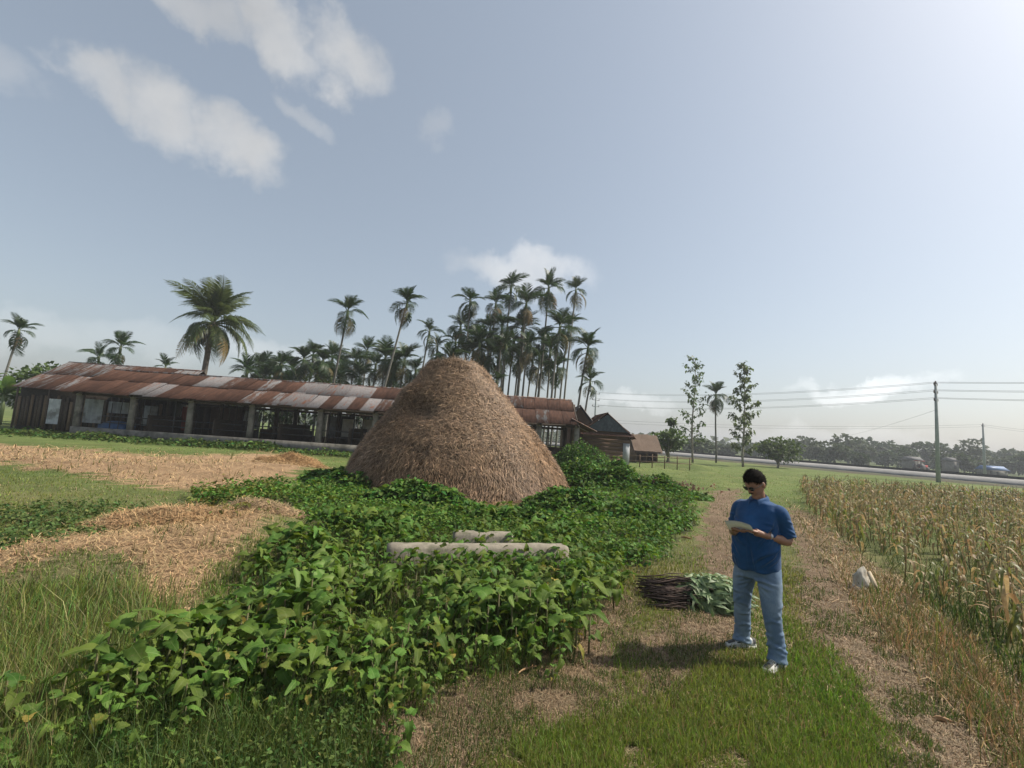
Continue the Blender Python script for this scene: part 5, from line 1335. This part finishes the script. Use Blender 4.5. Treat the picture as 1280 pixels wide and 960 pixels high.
def build_person():
    gl = gnd(968, 834); gr = gnd(926, 806); mid = (gl+gr)/2
    TH = R(128)
    root = thing('person', (mid[0], mid[1], float(ground_z(np.array([mid[0]]), np.array([mid[1]]))[0])), 'man in blue shirt, jeans and sunglasses standing on the path reading papers', 'person', rz=TH)
    ct, st = math.cos(TH), math.sin(TH)
    def loc(p):                                   # world -> local (x = his right, y = forward)
        d = np.asarray(p)-mid; return np.array([d[0]*ct+d[1]*st, -d[0]*st+d[1]*ct, 0])
    FL, FR = loc(gl), loc(gr)
    yawL, yawR = R(8), R(-0)                      # foot turn, resolved below in world terms
    skin, g = new_mat('skin'); v = g.n('ShaderNodeTexCoord').outputs['Object']
    c = g.mix(g.smooth(g.noise(14, 4, .6, v), .35, .65), (.24, .125, .080), (.31, .165, .108))
    finish(g, g.n('ShaderNodeBsdfPrincipled', {'Base Color': c, 'Roughness': .5, 'Specular IOR Level': .4, 'Subsurface Weight': .06, 'Subsurface Radius': (.01, .004, .002), 'Normal': bump(g, g.noise(120, 3, .6, v), .15, .003)}).outputs[0])
    # ---- head (local head space: y forward, z up), bowed
    nlat, nlon = 44, 64
    th = np.linspace(0, np.pi, nlat+2)[1:-1]; a = np.arange(nlon)*2*np.pi/nlon
    d = np.stack([np.outer(np.sin(th), np.cos(a)), np.outer(np.sin(th), np.sin(a)), np.outer(np.cos(th), np.ones(nlon))], -1).reshape(-1, 3)
    def headshape(d):
        x, y, z = d[:, 0].copy(), d[:, 1].copy(), d[:, 2].copy()
        P = np.c_[x*.078, y*.098, z*.118]
        low = np.clip(-z, 0, 1); P[:, 0] *= 1-.30*low**1.3; P[:, 1] = np.where(y < 0, P[:, 1]*(1-.25*low), P[:, 1]*(1-.02*low))
        f = np.clip(y, 0, 1)
        def gz(cx, cz, sx, sz, amp): P[:, 1] += amp*np.exp(-((P[:, 0]-cx)/sx)**2-((P[:, 2]-cz)/sz)**2)*(f > .15)
        gz(0, -.022, .012, .022, .017); gz(0, -.034, .016, .009, .012)                     # nose
        gz(0, .022, .05, .010, .005); gz(.031, .004, .014, .011, -.009); gz(-.031, .004, .014, .011, -.009)   # brow, eye sockets
        gz(0, -.062, .022, .006, .006); gz(0, -.074, .018, .006, .006); gz(0, -.10, .022, .014, .010)         # lips, chin
        gz(.045, -.03, .02, .025, .004); gz(-.045, -.03, .02, .025, .004)
        return P
    HP = headshape(d)
    bow = R(-31); turn = R(-16)
    Mb = np.array(Euler((bow, 0, turn), 'XYZ').to_matrix()); HC = np.array([.0, .066, 1.580])
    def hx(p): return np.asarray(p)@Mb.T+HC
    body = MB()
    hv = hx(HP); i, j = np.meshgrid(np.arange(nlat-1), np.arange(nlon), indexing='ij'); i = i.ravel(); j = j.ravel(); k = (j+1) % nlon; b = body.n
    body.add(hv, np.stack([i*nlon+j, (i+1)*nlon+j, (i+1)*nlon+k, i*nlon+k], 1))
    for r, dd in ((0, [[0, 0, 1.0]]), (nlat-1, [[0, 0, -1.0]])):
        cidx = body.n; body.V.append(hx(headshape(np.array(dd)))); body.n += 1; jj = np.arange(nlon); kk = (jj+1) % nlon
        f = np.stack([b+r*nlon+jj, b+r*nlon+kk, np.full(nlon, cidx)], 1); body.T.append(f if r == 0 else f[:, ::-1])
    for s in (-1, 1):
        body.ellipsoid(hx([s*.080, -.008, -.012]), (.010, .019, .031), 14, Mb)
        body.ellipsoid(hx([s*.030, .083, .002]), (.013, .010, .008), 10, Mb)
    # neck
    body.tube(catm([(0, -.025, 1.38), (0, .0, 1.46), (0, .035, 1.53)], 4), .058, 16)
    # inner torso and hips (under the clothes), so that the figure is one body
    loft(body, [((0, 0, .82), .15, .11), ((0, .02, .98), .16, .12), ((0, .02, 1.15), .16, .12), ((0, 0, 1.30), .16, .10), ((0, -.015, 1.36), .11, .07), ((0, -.015, 1.41), .055, .05)])
    # arms
    SH = {-1: np.array([-.165, -.02, 1.345]), 1: np.array([.165, -.02, 1.345])}
    EL = {-1: np.array([-.235, -.085, 1.085]), 1: np.array([.235, -.02, 1.10])}
    WR = {-1: np.array([-.135, .155, 1.135]), 1: np.array([.135, .185, 1.115])}
    HD = {-1: np.array([-.082, .235, 1.160]), 1: np.array([.085, .262, 1.150])}
    for s in (-1, 1):
        body.tube(catm([SH[s], SH[s]*.5+EL[s]*.5+[0, -.01, 0], EL[s]], 6), np.linspace(.056, .043, 13), 16)
        fa = catm([EL[s], EL[s]*.65+WR[s]*.35+[s*.006, 0, -.004], WR[s], HD[s]], 6)
        body.tube(fa, np.interp(np.linspace(0, 1, len(fa)), [0, .25, .65, .8, 1], [.042, .045, .030, .028, .034]), 16)
        dirh = HD[s]-WR[s]; dirh /= np.linalg.norm(dirh); inward = np.array([-s, 0, 0.0]); inward -= dirh*(inward@dirh); inward /= np.linalg.norm(inward)
        upv = np.cross(dirh, inward)*(-s); upv = upv if upv[2] > 0 else -upv
        # palm: flattened; the hand closes on the paper edge from its side
        palm = HD[s]+dirh*.012
        body.ellipsoid(palm, (.048, .040, .017), 14, np.stack([dirh, inward, upv], 1))
        for q in range(4):                        # fingers under the paper, curled
            o0 = palm + dirh*(.040-.012*abs(q-1.3)) + inward*(.030-.020*q) - upv*.004
            ln = [.062, .070, .066, .052][q]
            p1 = o0+dirh*ln*.42+inward*ln*.28-upv*.008; p2 = p1+dirh*ln*.10+inward*ln*.40+upv*.004; p3 = p2-dirh*ln*.12+inward*ln*.25+upv*.012
            body.tube(catm([o0-dirh*.02, o0, p1, p2, p3], 4), np.interp(np.linspace(0, 1, 17), [0, .5, 1], [.0098, .0088, .0068]), 9)
        t0 = palm-dirh*.022+inward*.030+upv*.008; t1 = t0+dirh*.030+inward*.026+upv*.016; t2 = t1+dirh*.032+inward*.010+upv*.004; t3 = t2+dirh*.018-upv*.006     # thumb on top
        body.tube(catm([t0-inward*.02, t0, t1, t2, t3], 4), np.interp(np.linspace(0, 1, 17), [0, .5, 1], [.0135, .0112, .0082]), 9)
    me = remesh(body, .0048, 2, .45); c, n = co_of(me); set_co(me, c); me.materials.append(skin); link('body', me, root)
    # ---- hair
    hm = noise_mat('black_hair', (.007, .006, .005), (.014, .011, .009), 60, .85, stretch=(1, 1, .3), spec=.05)
    front = d[:, 1]; z = d[:, 2]
    hl = np.interp(d[:, 1], [-1, -.35, .05, .45, .8, 1], [-.50, -.40, .10, .26, .46, .50]) + .05*np.sin(d[:, 0]*9)
    keep = z > hl
    thick = (.014*np.clip((z-hl)/.35, .12, 1))*(1-.55*np.clip((np.abs(d[:, 0])-.55)/.3, 0, 1)*np.clip((.55-z)/.4, 0, 1))+.008*np.clip(z, 0, 1)*np.clip(d[:, 1]+.6, 0, 1)+.004*np.clip(vnoise(d, 5, 3, 2), 0, 1)
    hvv = HP*(1+ (thick/.09)[:, None]) + vnoise(HP, 60, 7, 2)[:, None]*.006*d
    inner = HP*.97
    F = np.stack([i*nlon+j, (i+1)*nlon+j, (i+1)*nlon+k, i*nlon+k], 1); sel = keep[F].all(1); Fh = F[sel]
    N0 = len(HP); ed = {}
    for f in Fh:
        for q in range(4):
            e = (f[q], f[(q+1) % 4]); ed[e] = ed.get(e, 0)+1
    rim = np.array([[e[1], e[0], e[0]+N0, e[1]+N0] for e in ed if (e[1], e[0]) not in ed])
    m = MB(); m.add(np.vstack([hx(hvv), hx(inner)]), np.vstack([Fh, Fh[:, ::-1]+N0, rim]))
    topi = np.where(i == 0)[0]; cidx = m.n; m.V.append(hx([[0, 0, .118*1.27]])); m.n += 1
    m.T.append(np.stack([np.arange(nlon), (np.arange(nlon)+1) % nlon, np.full(nlon, cidx)], 1))
    # short strands breaking the outline
    edge = np.where(keep & (z < hl+.16))[0]; idx = np.r_[rng.choice(np.where(keep)[0], 1500), rng.choice(edge, 1100)]; bp = hvv[idx]+rng.normal(0, .004, (2600, 3)); dirn = d[idx]*np.where(np.arange(2600) < 1500, .6, .12)[:, None]+np.where((np.arange(2600) < 1500)[:, None], np.array([.0, .35, -.15]), np.array([0, .15, -.75]))+rng.normal(0, .35, (2600, 3)); dirn /= np.linalg.norm(dirn, axis=1)[:, None]
    sd = np.cross(dirn, rng.normal(0, 1, (2600, 3))); sd /= np.linalg.norm(sd, axis=1)[:, None]
    tv = np.stack([bp-d[idx]*.006-sd*.0016, bp-d[idx]*.006+sd*.0016, bp+dirn*rng.uniform(.006, .018, 2600)[:, None]], 1).reshape(-1, 3); q = np.arange(2600)*3
    m.add(hx(tv), np.stack([q, q+1, q+2], 1))
    m.build('hair', hm, root, True)
    # moustache
    m = MB()
    for s in (-1, 1): m.tube(hx(catm([(0, .1005, -.0495), (s*.013, .1005, -.050), (s*.027, .092, -.056)], 5)), np.interp(np.linspace(0, 1, 11), [0, .5, 1], [.0055, .006, .0025]), 8)
    m.build('moustache', hm, root, True)
    # sunglasses
    gm, g = new_mat('dark_lens'); finish(g, g.n('ShaderNodeBsdfPrincipled', {'Base Color': (.008, .009, .012, 1), 'Roughness': .08, 'Specular IOR Level': .6}).outputs[0])
    sg = link('sunglasses', None, root)
    for s in (-1, 1):
        MB().ellipsoid(hx([s*.032, .0985, -.002]), (.028, .006, .021), 18, Mb@np.array(Euler((0, 0, -s*.16)).to_matrix())).build('lens', gm, sg, True)
        MB().tube(hx(catm([(s*.060, .092, .006), (s*.079, .07, .006), (s*.084, .02, .004), (s*.082, -.012, -.004)], 4)), .0028, 6).build('temple', metal_d, sg, True)
    MB().tube(hx(catm([(-.010, .104, .006), (0, .107, .009), (.010, .104, .006)], 4)), .0022, 6).build('bridge', metal_d, sg, True)
    # ---- shirt
    sm, g = new_mat('blue_cotton'); v = g.n('ShaderNodeTexCoord').outputs['Object']
    c = g.mix(g.smooth(g.noise(5, 5, .6, v), .35, .65), (.006, .044, .125), (.010, .060, .165))
    finish(g, g.n('ShaderNodeBsdfPrincipled', {'Base Color': c, 'Roughness': .82, 'Specular IOR Level': .2, 'Sheen Weight': .15, 'Normal': bump(g, g.m('ADD', g.noise(9, 4, .5, v), g.m('MULTIPLY', g.noise(220, 2, .5, v), .12)), .45, .014)}).outputs[0])
    s_ = MB()
    loft(s_, [((0, .012, .79), .192, .150), ((0, .018, .84), .196, .156), ((0, .032, .95), .200, .166), ((0, .038, 1.06), .199, .168), ((0, .026, 1.18), .198, .154), ((0, .008, 1.29), .192, .136), ((0, -.008, 1.345), .200, .118), ((0, -.015, 1.400), .165, .098), ((0, -.016, 1.424), .092, .074), ((0, -.014, 1.440), .066, .060)], 36)
    for s in (-1, 1):
        e = SH[s]*.12+EL[s]*.88
        P = catm([SH[s]*[.72, 1, 1]+[0, 0, -.012], SH[s]+[s*.012, 0, -.022], SH[s]*.5+EL[s]*.5+[s*.006, -.004, 0], e+[s*.004, 0, 0]], 6)
        s_.tube(P, np.interp(np.linspace(0, 1, len(P)), [0, .35, .7, 1], [.070, .078, .074, .073]), 24)
    me = remesh(s_, .0075, 5); c, n = co_of(me)
    ax = c[:, 0]; az_ = c[:, 2]; ang = np.arctan2(c[:, 1], c[:, 0])
    rc = np.random.default_rng(17); fold = vnoise(c*[1, 1, .55], 9, 11, 3)*.016
    def crease(th, zz, rad, a0, z0, a1, z1, w, amp):
        """a soft fold running over the surface from (angle, height) a0,z0 to a1,z1"""
        x = rad*np.angle(np.exp(1j*(th-a0))); y = zz-z0; ex = rad*math.atan2(math.sin(a1-a0), math.cos(a1-a0)); ey = z1-z0; L2 = ex*ex+ey*ey
        t = np.clip((x*ex+y*ey)/L2, 0, 1); dx, dy = x-t*ex, y-t*ey; dd = np.hypot(dx, dy); sg = (dx*-ey+dy*ex)/math.sqrt(L2)
        return amp*np.sin(np.pi*np.clip(t, .03, .97))**.5*(np.exp(-(sg/w)**2)-.6*np.exp(-((sg-1.8*w)/w)**2))*np.exp(-np.clip(dd-np.abs(sg)-.0, 0, 1)/w)*(dd < 4*w)
    tors = np.clip(1-(np.hypot(c[:, 0]/.22, (c[:, 1]-.02)/.19)-1)/.12, 0, 1); thT = np.arctan2(c[:, 1]-.015, c[:, 0])
    for s in (-1, 1):
        for q in range(7):                        # from the armpits, down and across the chest
            a0 = R(90)-s*R(rc.uniform(58, 85)); fold += tors*crease(thT, az_, .18, a0, rc.uniform(1.16, 1.27), a0+s*R(rc.uniform(15, 60)), rc.uniform(.98, 1.24), .012, .009*rc.uniform(.6, 1.2))
        for q in range(6):                        # across the flank and belly
            a0 = R(90)-s*R(rc.uniform(50, 110)); z0 = rc.uniform(.86, 1.10); fold += tors*crease(thT, az_, .18, a0, z0+.07, a0+s*R(rc.uniform(25, 60)), z0-rc.uniform(.0, .08), .014, .010*rc.uniform(.6, 1.2))
        arm_ax = (c-SH[s])@((EL[s]-SH[s])/np.linalg.norm(EL[s]-SH[s])); dA = EL[s]-SH[s]; fa_ = np.clip(arm_ax/np.linalg.norm(dA), 0, 1); ca_ = SH[s]+fa_[:, None]*dA
        thA = np.arctan2(c[:, 1]-ca_[:, 1], (c[:, 0]-ca_[:, 0])); ina = (np.linalg.norm(c-ca_, axis=1) < .12)*np.clip((s*c[:, 0]-.15)/.04, 0, 1)
        for q in range(9):
            a0 = rc.uniform(-3.1, 3.1); z0 = rc.uniform(1.12, 1.30); fold += ina*crease(thA, az_, .075, a0, z0, a0+rc.uniform(.8, 1.8), z0-rc.uniform(-.02, .08), .010, .008*rc.uniform(.6, 1.2))
    for q in range(16):                           # drape towards the hem
        a0 = rc.uniform(-3.1, 3.1); fold += tors*crease(thT, az_, .18, a0, .80, a0+rc.uniform(-.25, .25), rc.uniform(.90, 1.10), .014, .010*rc.uniform(.5, 1.2))
    fold += tors*crease(thT, az_, .18, R(89), .80, R(89), 1.40, .006, .004)
    hem = np.exp(-((az_-.795)/.02)**2); fold += hem*.010*np.sin(ang*6+1)
    set_co(me, c+n*fold[:, None]); me.materials.append(sm); sh = link('shirt', me, root)
    # collar, placket, buttons, pocket
    for s in (-1, 1):
        cl = MB(); A = np.linspace(-90, 78, 22); V = []
        for t_ in A:
            k_ = (t_+90)/168; x, y = math.cos(R(t_))*s, math.sin(R(t_))
            tip = max(0, (k_-.75)/.25)
            V += [(x*.062, -.006+y*.062, 1.462-.044*k_), (x*.066, -.008+y*.066, 1.492-.058*k_), (x*.082+s*.016*tip, -.010+y*.086+.016*tip, 1.474-.052*k_), (x*.090+s*.026*tip, -.012+y*.094+.022*tip, 1.448-.052*k_-.024*tip)]
        V = np.array(V); F = np.array([(q*4+r, q*4+r+1, q*4+5+r, q*4+4+r) for q in range(21) for r in range(3)])
        if s < 0: F = F[:, ::-1]
        cl.add(np.vstack([V, V-[0, 0, .004]]), np.vstack([F, F[:, ::-1]+len(V)])); cl.build('collar', sm, sh, True)
    btn = noise_mat('button', (.30, .33, .38), (.4, .42, .45), 5, .4)
    # ---- jeans
    jm, g = new_mat('washed_denim'); v = g.n('ShaderNodeTexCoord').outputs['Object']
    fade = g.smooth(g.noise(3.2, 5, .6, v), .35, .68)
    c = g.mix(fade, (.115, .172, .255), (.25, .318, .39))
    c = g.mix(g.m('MULTIPLY', g.noise(140, 2, .5, g.n('ShaderNodeMapping', {'Vector': v, 'Scale': (1, 1, .25)}).outputs[0]), .35), c, (.06, .10, .17))
    finish(g, g.n('ShaderNodeBsdfPrincipled', {'Base Color': c, 'Roughness': .9, 'Specular IOR Level': .15, 'Normal': bump(g, g.noise(14, 5, .6, v), .4, .012)}).outputs[0])
    AN = {-1: np.array([FL[0], FL[1]-.06, .075]), 1: np.array([FR[0], FR[1]-.02, .075])}
    HJ = {-1: np.array([-.098, .0, .82]), 1: np.array([.098, -.01, .82])}
    jj = MB()
    loft(jj, [((0, 0, .72), .165, .125), ((0, .002, .80), .178, .138), ((0, .01, .90), .172, .135), ((0, .015, .97), .16, .125)], 30)
    for s in (-1, 1):
        kn = HJ[s]*.52+AN[s]*.48+np.array([s*.012, .045 if s == -1 else .03, 0])
        P = catm([HJ[s], HJ[s]*.6+kn*.4+[s*.008, .01, 0], kn, kn*.45+AN[s]*.55+[0, -.012, 0], AN[s]+[0, 0, .06], AN[s]+[0, .008, -.015]], 8)
        jj.tube(P, np.interp(np.linspace(0, 1, len(P)), [0, .2, .42, .62, .85, 1], [.104, .098, .074, .071, .073, .084]), 26)
    me = remesh(jj, .0075, 5); c, n = co_of(me)
    k1 = np.exp(-((c[:, 2]-.42)/.10)**2); k2 = np.clip((.30-c[:, 2])/.2, 0, 1); k3 = np.exp(-((c[:, 2]-.72)/.06)**2)
    legs = np.where(c[:, 0] < (FL[0]+FR[0])/2*(c[:, 2] < .6), -1.0, 1.0)
    ph = vnoise(c, 4, 5, 2)*7+legs*1.3
    fold = vnoise(c, 9, 15, 3)*.012
    for s in (-1, 1):
        kn = HJ[s]*.52+AN[s]*.48; zs_ = [AN[s][2], kn[2], HJ[s][2]]
        cx_ = np.interp(c[:, 2], zs_, [AN[s][0], kn[0], HJ[s][0]]); cy_ = np.interp(c[:, 2], zs_, [AN[s][1], kn[1]+.03, HJ[s][1]])
        on = (np.hypot(c[:, 0]-cx_, c[:, 1]-cy_) < .14)*(np.abs(c[:, 0]-cx_) < np.abs(c[:, 0]-np.interp(c[:, 2], zs_, [AN[-s][0], (HJ[-s]*.52+AN[-s]*.48)[0], HJ[-s][0]]))); thL = np.arctan2(c[:, 1]-cy_, c[:, 0]-cx_)
        for q in range(12):                       # knee
            a0 = rc.uniform(-3.1, 3.1); z0 = kn[2]+rc.uniform(-.13, .12); fold += on*crease(thL, c[:, 2], .085, a0, z0, a0+rc.choice((-1, 1))*rc.uniform(.7, 1.5), z0-rc.uniform(-.04, .09), .013, .0075*rc.uniform(.5, 1.2))
        for q in range(15):                       # stacked cloth above the shoe
            a0 = rc.uniform(-3.1, 3.1); z0 = rc.uniform(.05, .30); fold += on*crease(thL, c[:, 2], .085, a0, z0, a0+rc.choice((-1, 1))*rc.uniform(.8, 1.8), z0-rc.uniform(-.01, .06), .014, .008*rc.uniform(.4, 1.3))
        for q in range(9):                        # from the crotch and down the thigh
            a0 = R(90)+s*R(rc.uniform(20, 70)); z0 = rc.uniform(.66, .78); fold += on*crease(thL, c[:, 2], .10, a0, z0, a0-s*rc.uniform(.5, 1.3), z0-rc.uniform(-.02, .10), .012, .009*rc.uniform(.5, 1.2))
        fold += on*crease(thL, c[:, 2], .09, R(90)-s*R(90)*1.0, .80, R(90)-s*R(90), .06, .005, .003)
    c2 = c+n*fold[:, None]; c2[:, 2] = np.maximum(c2[:, 2], .035); set_co(me, c2); me.materials.append(jm); link('jeans', me, root)
    # ---- shoes
    white = noise_mat('shoe_white', (.58, .57, .53), (.46, .45, .41), 12, .6); black = noise_mat('shoe_black', (.025, .026, .025), (.05, .05, .045), 9, .6)
    def shoe(ft, yaw):
        sr = link('shoe', None, root, (ft[0], ft[1], 0), (0, 0, yaw))
        ys = np.array([-.145, -.12, -.06, 0, .06, .11, .145, .158]); w = np.array([.026, .040, .042, .041, .047, .047, .034, .012])
        def ring(scale, z):
            y = np.r_[ys, ys[::-1]]; x = np.r_[w, -w[::-1]]*scale; return np.c_[x, y*(1 if scale > .99 else .985), np.full(16, z)]
        V = np.vstack([ring(1.0, .0), ring(1.06, .012), ring(1.05, .032)]); F = []
        for r in (0, 1):
            for q in range(16): F.append((r*16+q, r*16+(q+1) % 16, r*16+16+(q+1) % 16, r*16+16+q))
        mm = MB().add(V, np.array(F)); cc = mm.n; mm.V.append(np.array([[0, 0, .032], [0, 0, 0]])); mm.n += 2; q = np.arange(16); mm.T.append(np.stack([32+q, 32+(q+1) % 16, np.full(16, cc)], 1)); mm.T.append(np.stack([(q+1) % 16, q, np.full(16, cc+1)], 1)); mm.build('sole', white, sr, False)
        up = MB(); hts = np.interp(ys, [-.145, -.06, .0, .06, .12, .158], [.088, .100, .098, .074, .058, .036]); Vv = []
        nr = 14; aa = np.linspace(0, np.pi, nr)
        yy = np.linspace(-.142, .154, 24); ww = np.interp(yy, ys, w)*.98; hh = np.interp(yy, ys, hts)
        for y_, w_, h_ in zip(yy, ww, hh):
            Vv.append(np.c_[np.cos(aa)*w_, np.full(nr, y_), .031+np.sin(aa)**.75*(h_-.031)])
        ii, jx = np.meshgrid(np.arange(23), np.arange(nr-1), indexing='ij'); ii = ii.ravel(); jx = jx.ravel()
        up.add(np.concatenate(Vv), np.stack([ii*nr+jx, (ii+1)*nr+jx, (ii+1)*nr+jx+1, ii*nr+jx+1], 1)); up.T.append(np.array([(0, q_, q_+1) for q_ in range(1, nr-1)])); up.T.append(23*nr+np.array([(0, q_+1, q_) for q_ in range(1, nr-1)]))
        up.build('upper', white, sr, True)
        def surf(y_, t_, off=.0025):
            w_ = np.interp(y_, ys, w)*.98+off; h_ = np.interp(y_, ys, hts)+off; return np.array([math.cos(t_)*w_, y_, .031+math.sin(t_)**.75*(h_-.031)])
        def panel(name, y0, y1, t0f, t1f, mat, ny=8, nt=6):
            V = []; 
            for y_ in np.linspace(y0, y1, ny):
                for q_ in range(nt): V.append(surf(y_, t0f(y_)+(t1f(y_)-t0f(y_))*q_/(nt-1)))
            F = [(p_*nt+q_, (p_+1)*nt+q_, (p_+1)*nt+q_+1, p_*nt+q_+1) for p_ in range(ny-1) for q_ in range(nt-1)]
            link(name, mesh_np(name, np.array(V), np.array(F), mat, None, True), sr)
        panel('toe_panel', .072, .138, lambda y_: .95, lambda y_: math.pi-.95, black)
        panel('heel_panel', -.140, -.105, lambda y_: .25, lambda y_: math.pi-.25, black)
        panel('tongue', -.005, .060, lambda y_: 1.25, lambda y_: math.pi-1.25, black)
        for s in (-1, 1):                         # curved tick on each side
            def lo(y_, s=s):
                b_ = .42+.45*((y_+.02)/.08)**2*(1 if y_ < -.02 else .28); return b_ if s > 0 else math.pi-b_
            def hi(y_, s=s):
                b_ = .42+.45*((y_+.02)/.08)**2*(1 if y_ < -.02 else .28)+.34*max(0.06, 1-abs((y_-.015)/.085)**1.3); return b_ if s > 0 else math.pi-b_
            panel('side_mark', -.095, .062, lo, hi, black, 14, 3)
            panel('eyestay', .0, .066, lambda y_, s=s: (1.0 if s > 0 else math.pi-1.0), lambda y_, s=s: (1.24 if s > 0 else math.pi-1.24), black, 5, 3)
        for q_ in range(5):
            y_ = .002+q_*.0135; MB().tube([surf(y_, 1.05, .004), surf(y_+.004, math.pi/2, .007), surf(y_, math.pi-1.05, .004)], .0032, 5).build('lace', white, sr)
    # feet directions in world: left toes towards the camera and left, right toes to the left
    def yaw_of(wd): l = (wd[0]*ct+wd[1]*st, -wd[0]*st+wd[1]*ct); return math.atan2(-l[0], l[1])
    shoe(np.array([FL[0], FL[1], 0]), yaw_of((-.84, -.54))); shoe(np.array([FR[0], FR[1], 0]), yaw_of((-.98, -.12)))
    # ---- watch
    w0 = EL[-1]*.16+WR[-1]*.84; dv = WR[-1]-EL[-1]; dv /= np.linalg.norm(dv)
    wt = link('wrist_watch', None, root)
    MB().tube([w0-dv*.011, w0+dv*.011], .036, 18, False).build('strap', noise_mat('watch_steel', (.45, .45, .45), (.32, .32, .32), 9, .35, metal=.8), wt, True)
    upv = np.array([-.25, -.55, .8]); upv -= dv*(upv@dv); upv /= np.linalg.norm(upv)
    MB().tube([w0+upv*.033, w0+upv*.043], .017, 14).build('dial', metal_d, wt)
    # ---- papers, held between the hands
    Lh, Rh = HD[-1], HD[1]; cpt = (Lh+Rh)/2+np.array([.012, .060, .022])
    xv = Rh-Lh; xv[2] = 0; xv /= np.linalg.norm(xv); tilt = R(32); yv0 = np.cross([0, 0, 1], xv); yv = yv0*math.cos(tilt)+np.array([0, 0, 1])*math.sin(tilt) if yv0[1] > 0 else -yv0*math.cos(tilt)+np.array([0, 0, 1])*math.sin(tilt)
    nv = np.cross(xv, yv); W, H_ = .215, .135
    pm = noise_mat('paper', (.84, .86, .90), (.80, .82, .86), 3, .8); papers = thing('paper_sheets', (mid[0], mid[1], root.location[2]), 'folded white paper sheets held in the man\'s hands', 'paper', rz=TH)
    for s_i in range(3):
        nu, nvn = 12, 8; V = []
        for u_ in np.linspace(-.5, .5, nu):
            for w_ in np.linspace(-.5, .5, nvn):
                V.append(cpt+xv*(u_*W+.006*s_i)+yv*(w_*H_+.008*s_i)+nv*(.016*math.cos(u_*math.pi)-.012*w_*w_+.0035*s_i+.03*(w_ > .2)*(w_-.2)))
        F = [(p_*nvn+q_, (p_+1)*nvn+q_, (p_+1)*nvn+q_+1, p_*nvn+q_+1) for p_ in range(nu-1) for q_ in range(nvn-1)]; V = np.array(V); N0 = len(V)
        link('sheet', mesh_np('sheet', np.vstack([V, V-nv*.0006]), np.vstack([F, np.array(F)[:, ::-1]+N0]), pm, None, True), papers)
build_person()
# ------------------------------------------------------------------ humid air
def build_haze():
    o = MB().box((0, 500, 8.5), (3400, 3400, 19.4)).build('haze')
    m, g = new_mat('humid_air')
    v = g.n('ShaderNodeVolumePrincipled', {'Color': (.86, .90, .95, 1), 'Density': .0008, 'Anisotropy': .2})
    g.link(v.outputs[0], g.n('ShaderNodeOutputMaterial').inputs['Volume']); o.data.materials.append(m)
    tag(o, 'thin humid haze over the fields', 'haze', kind='stuff')
build_haze()
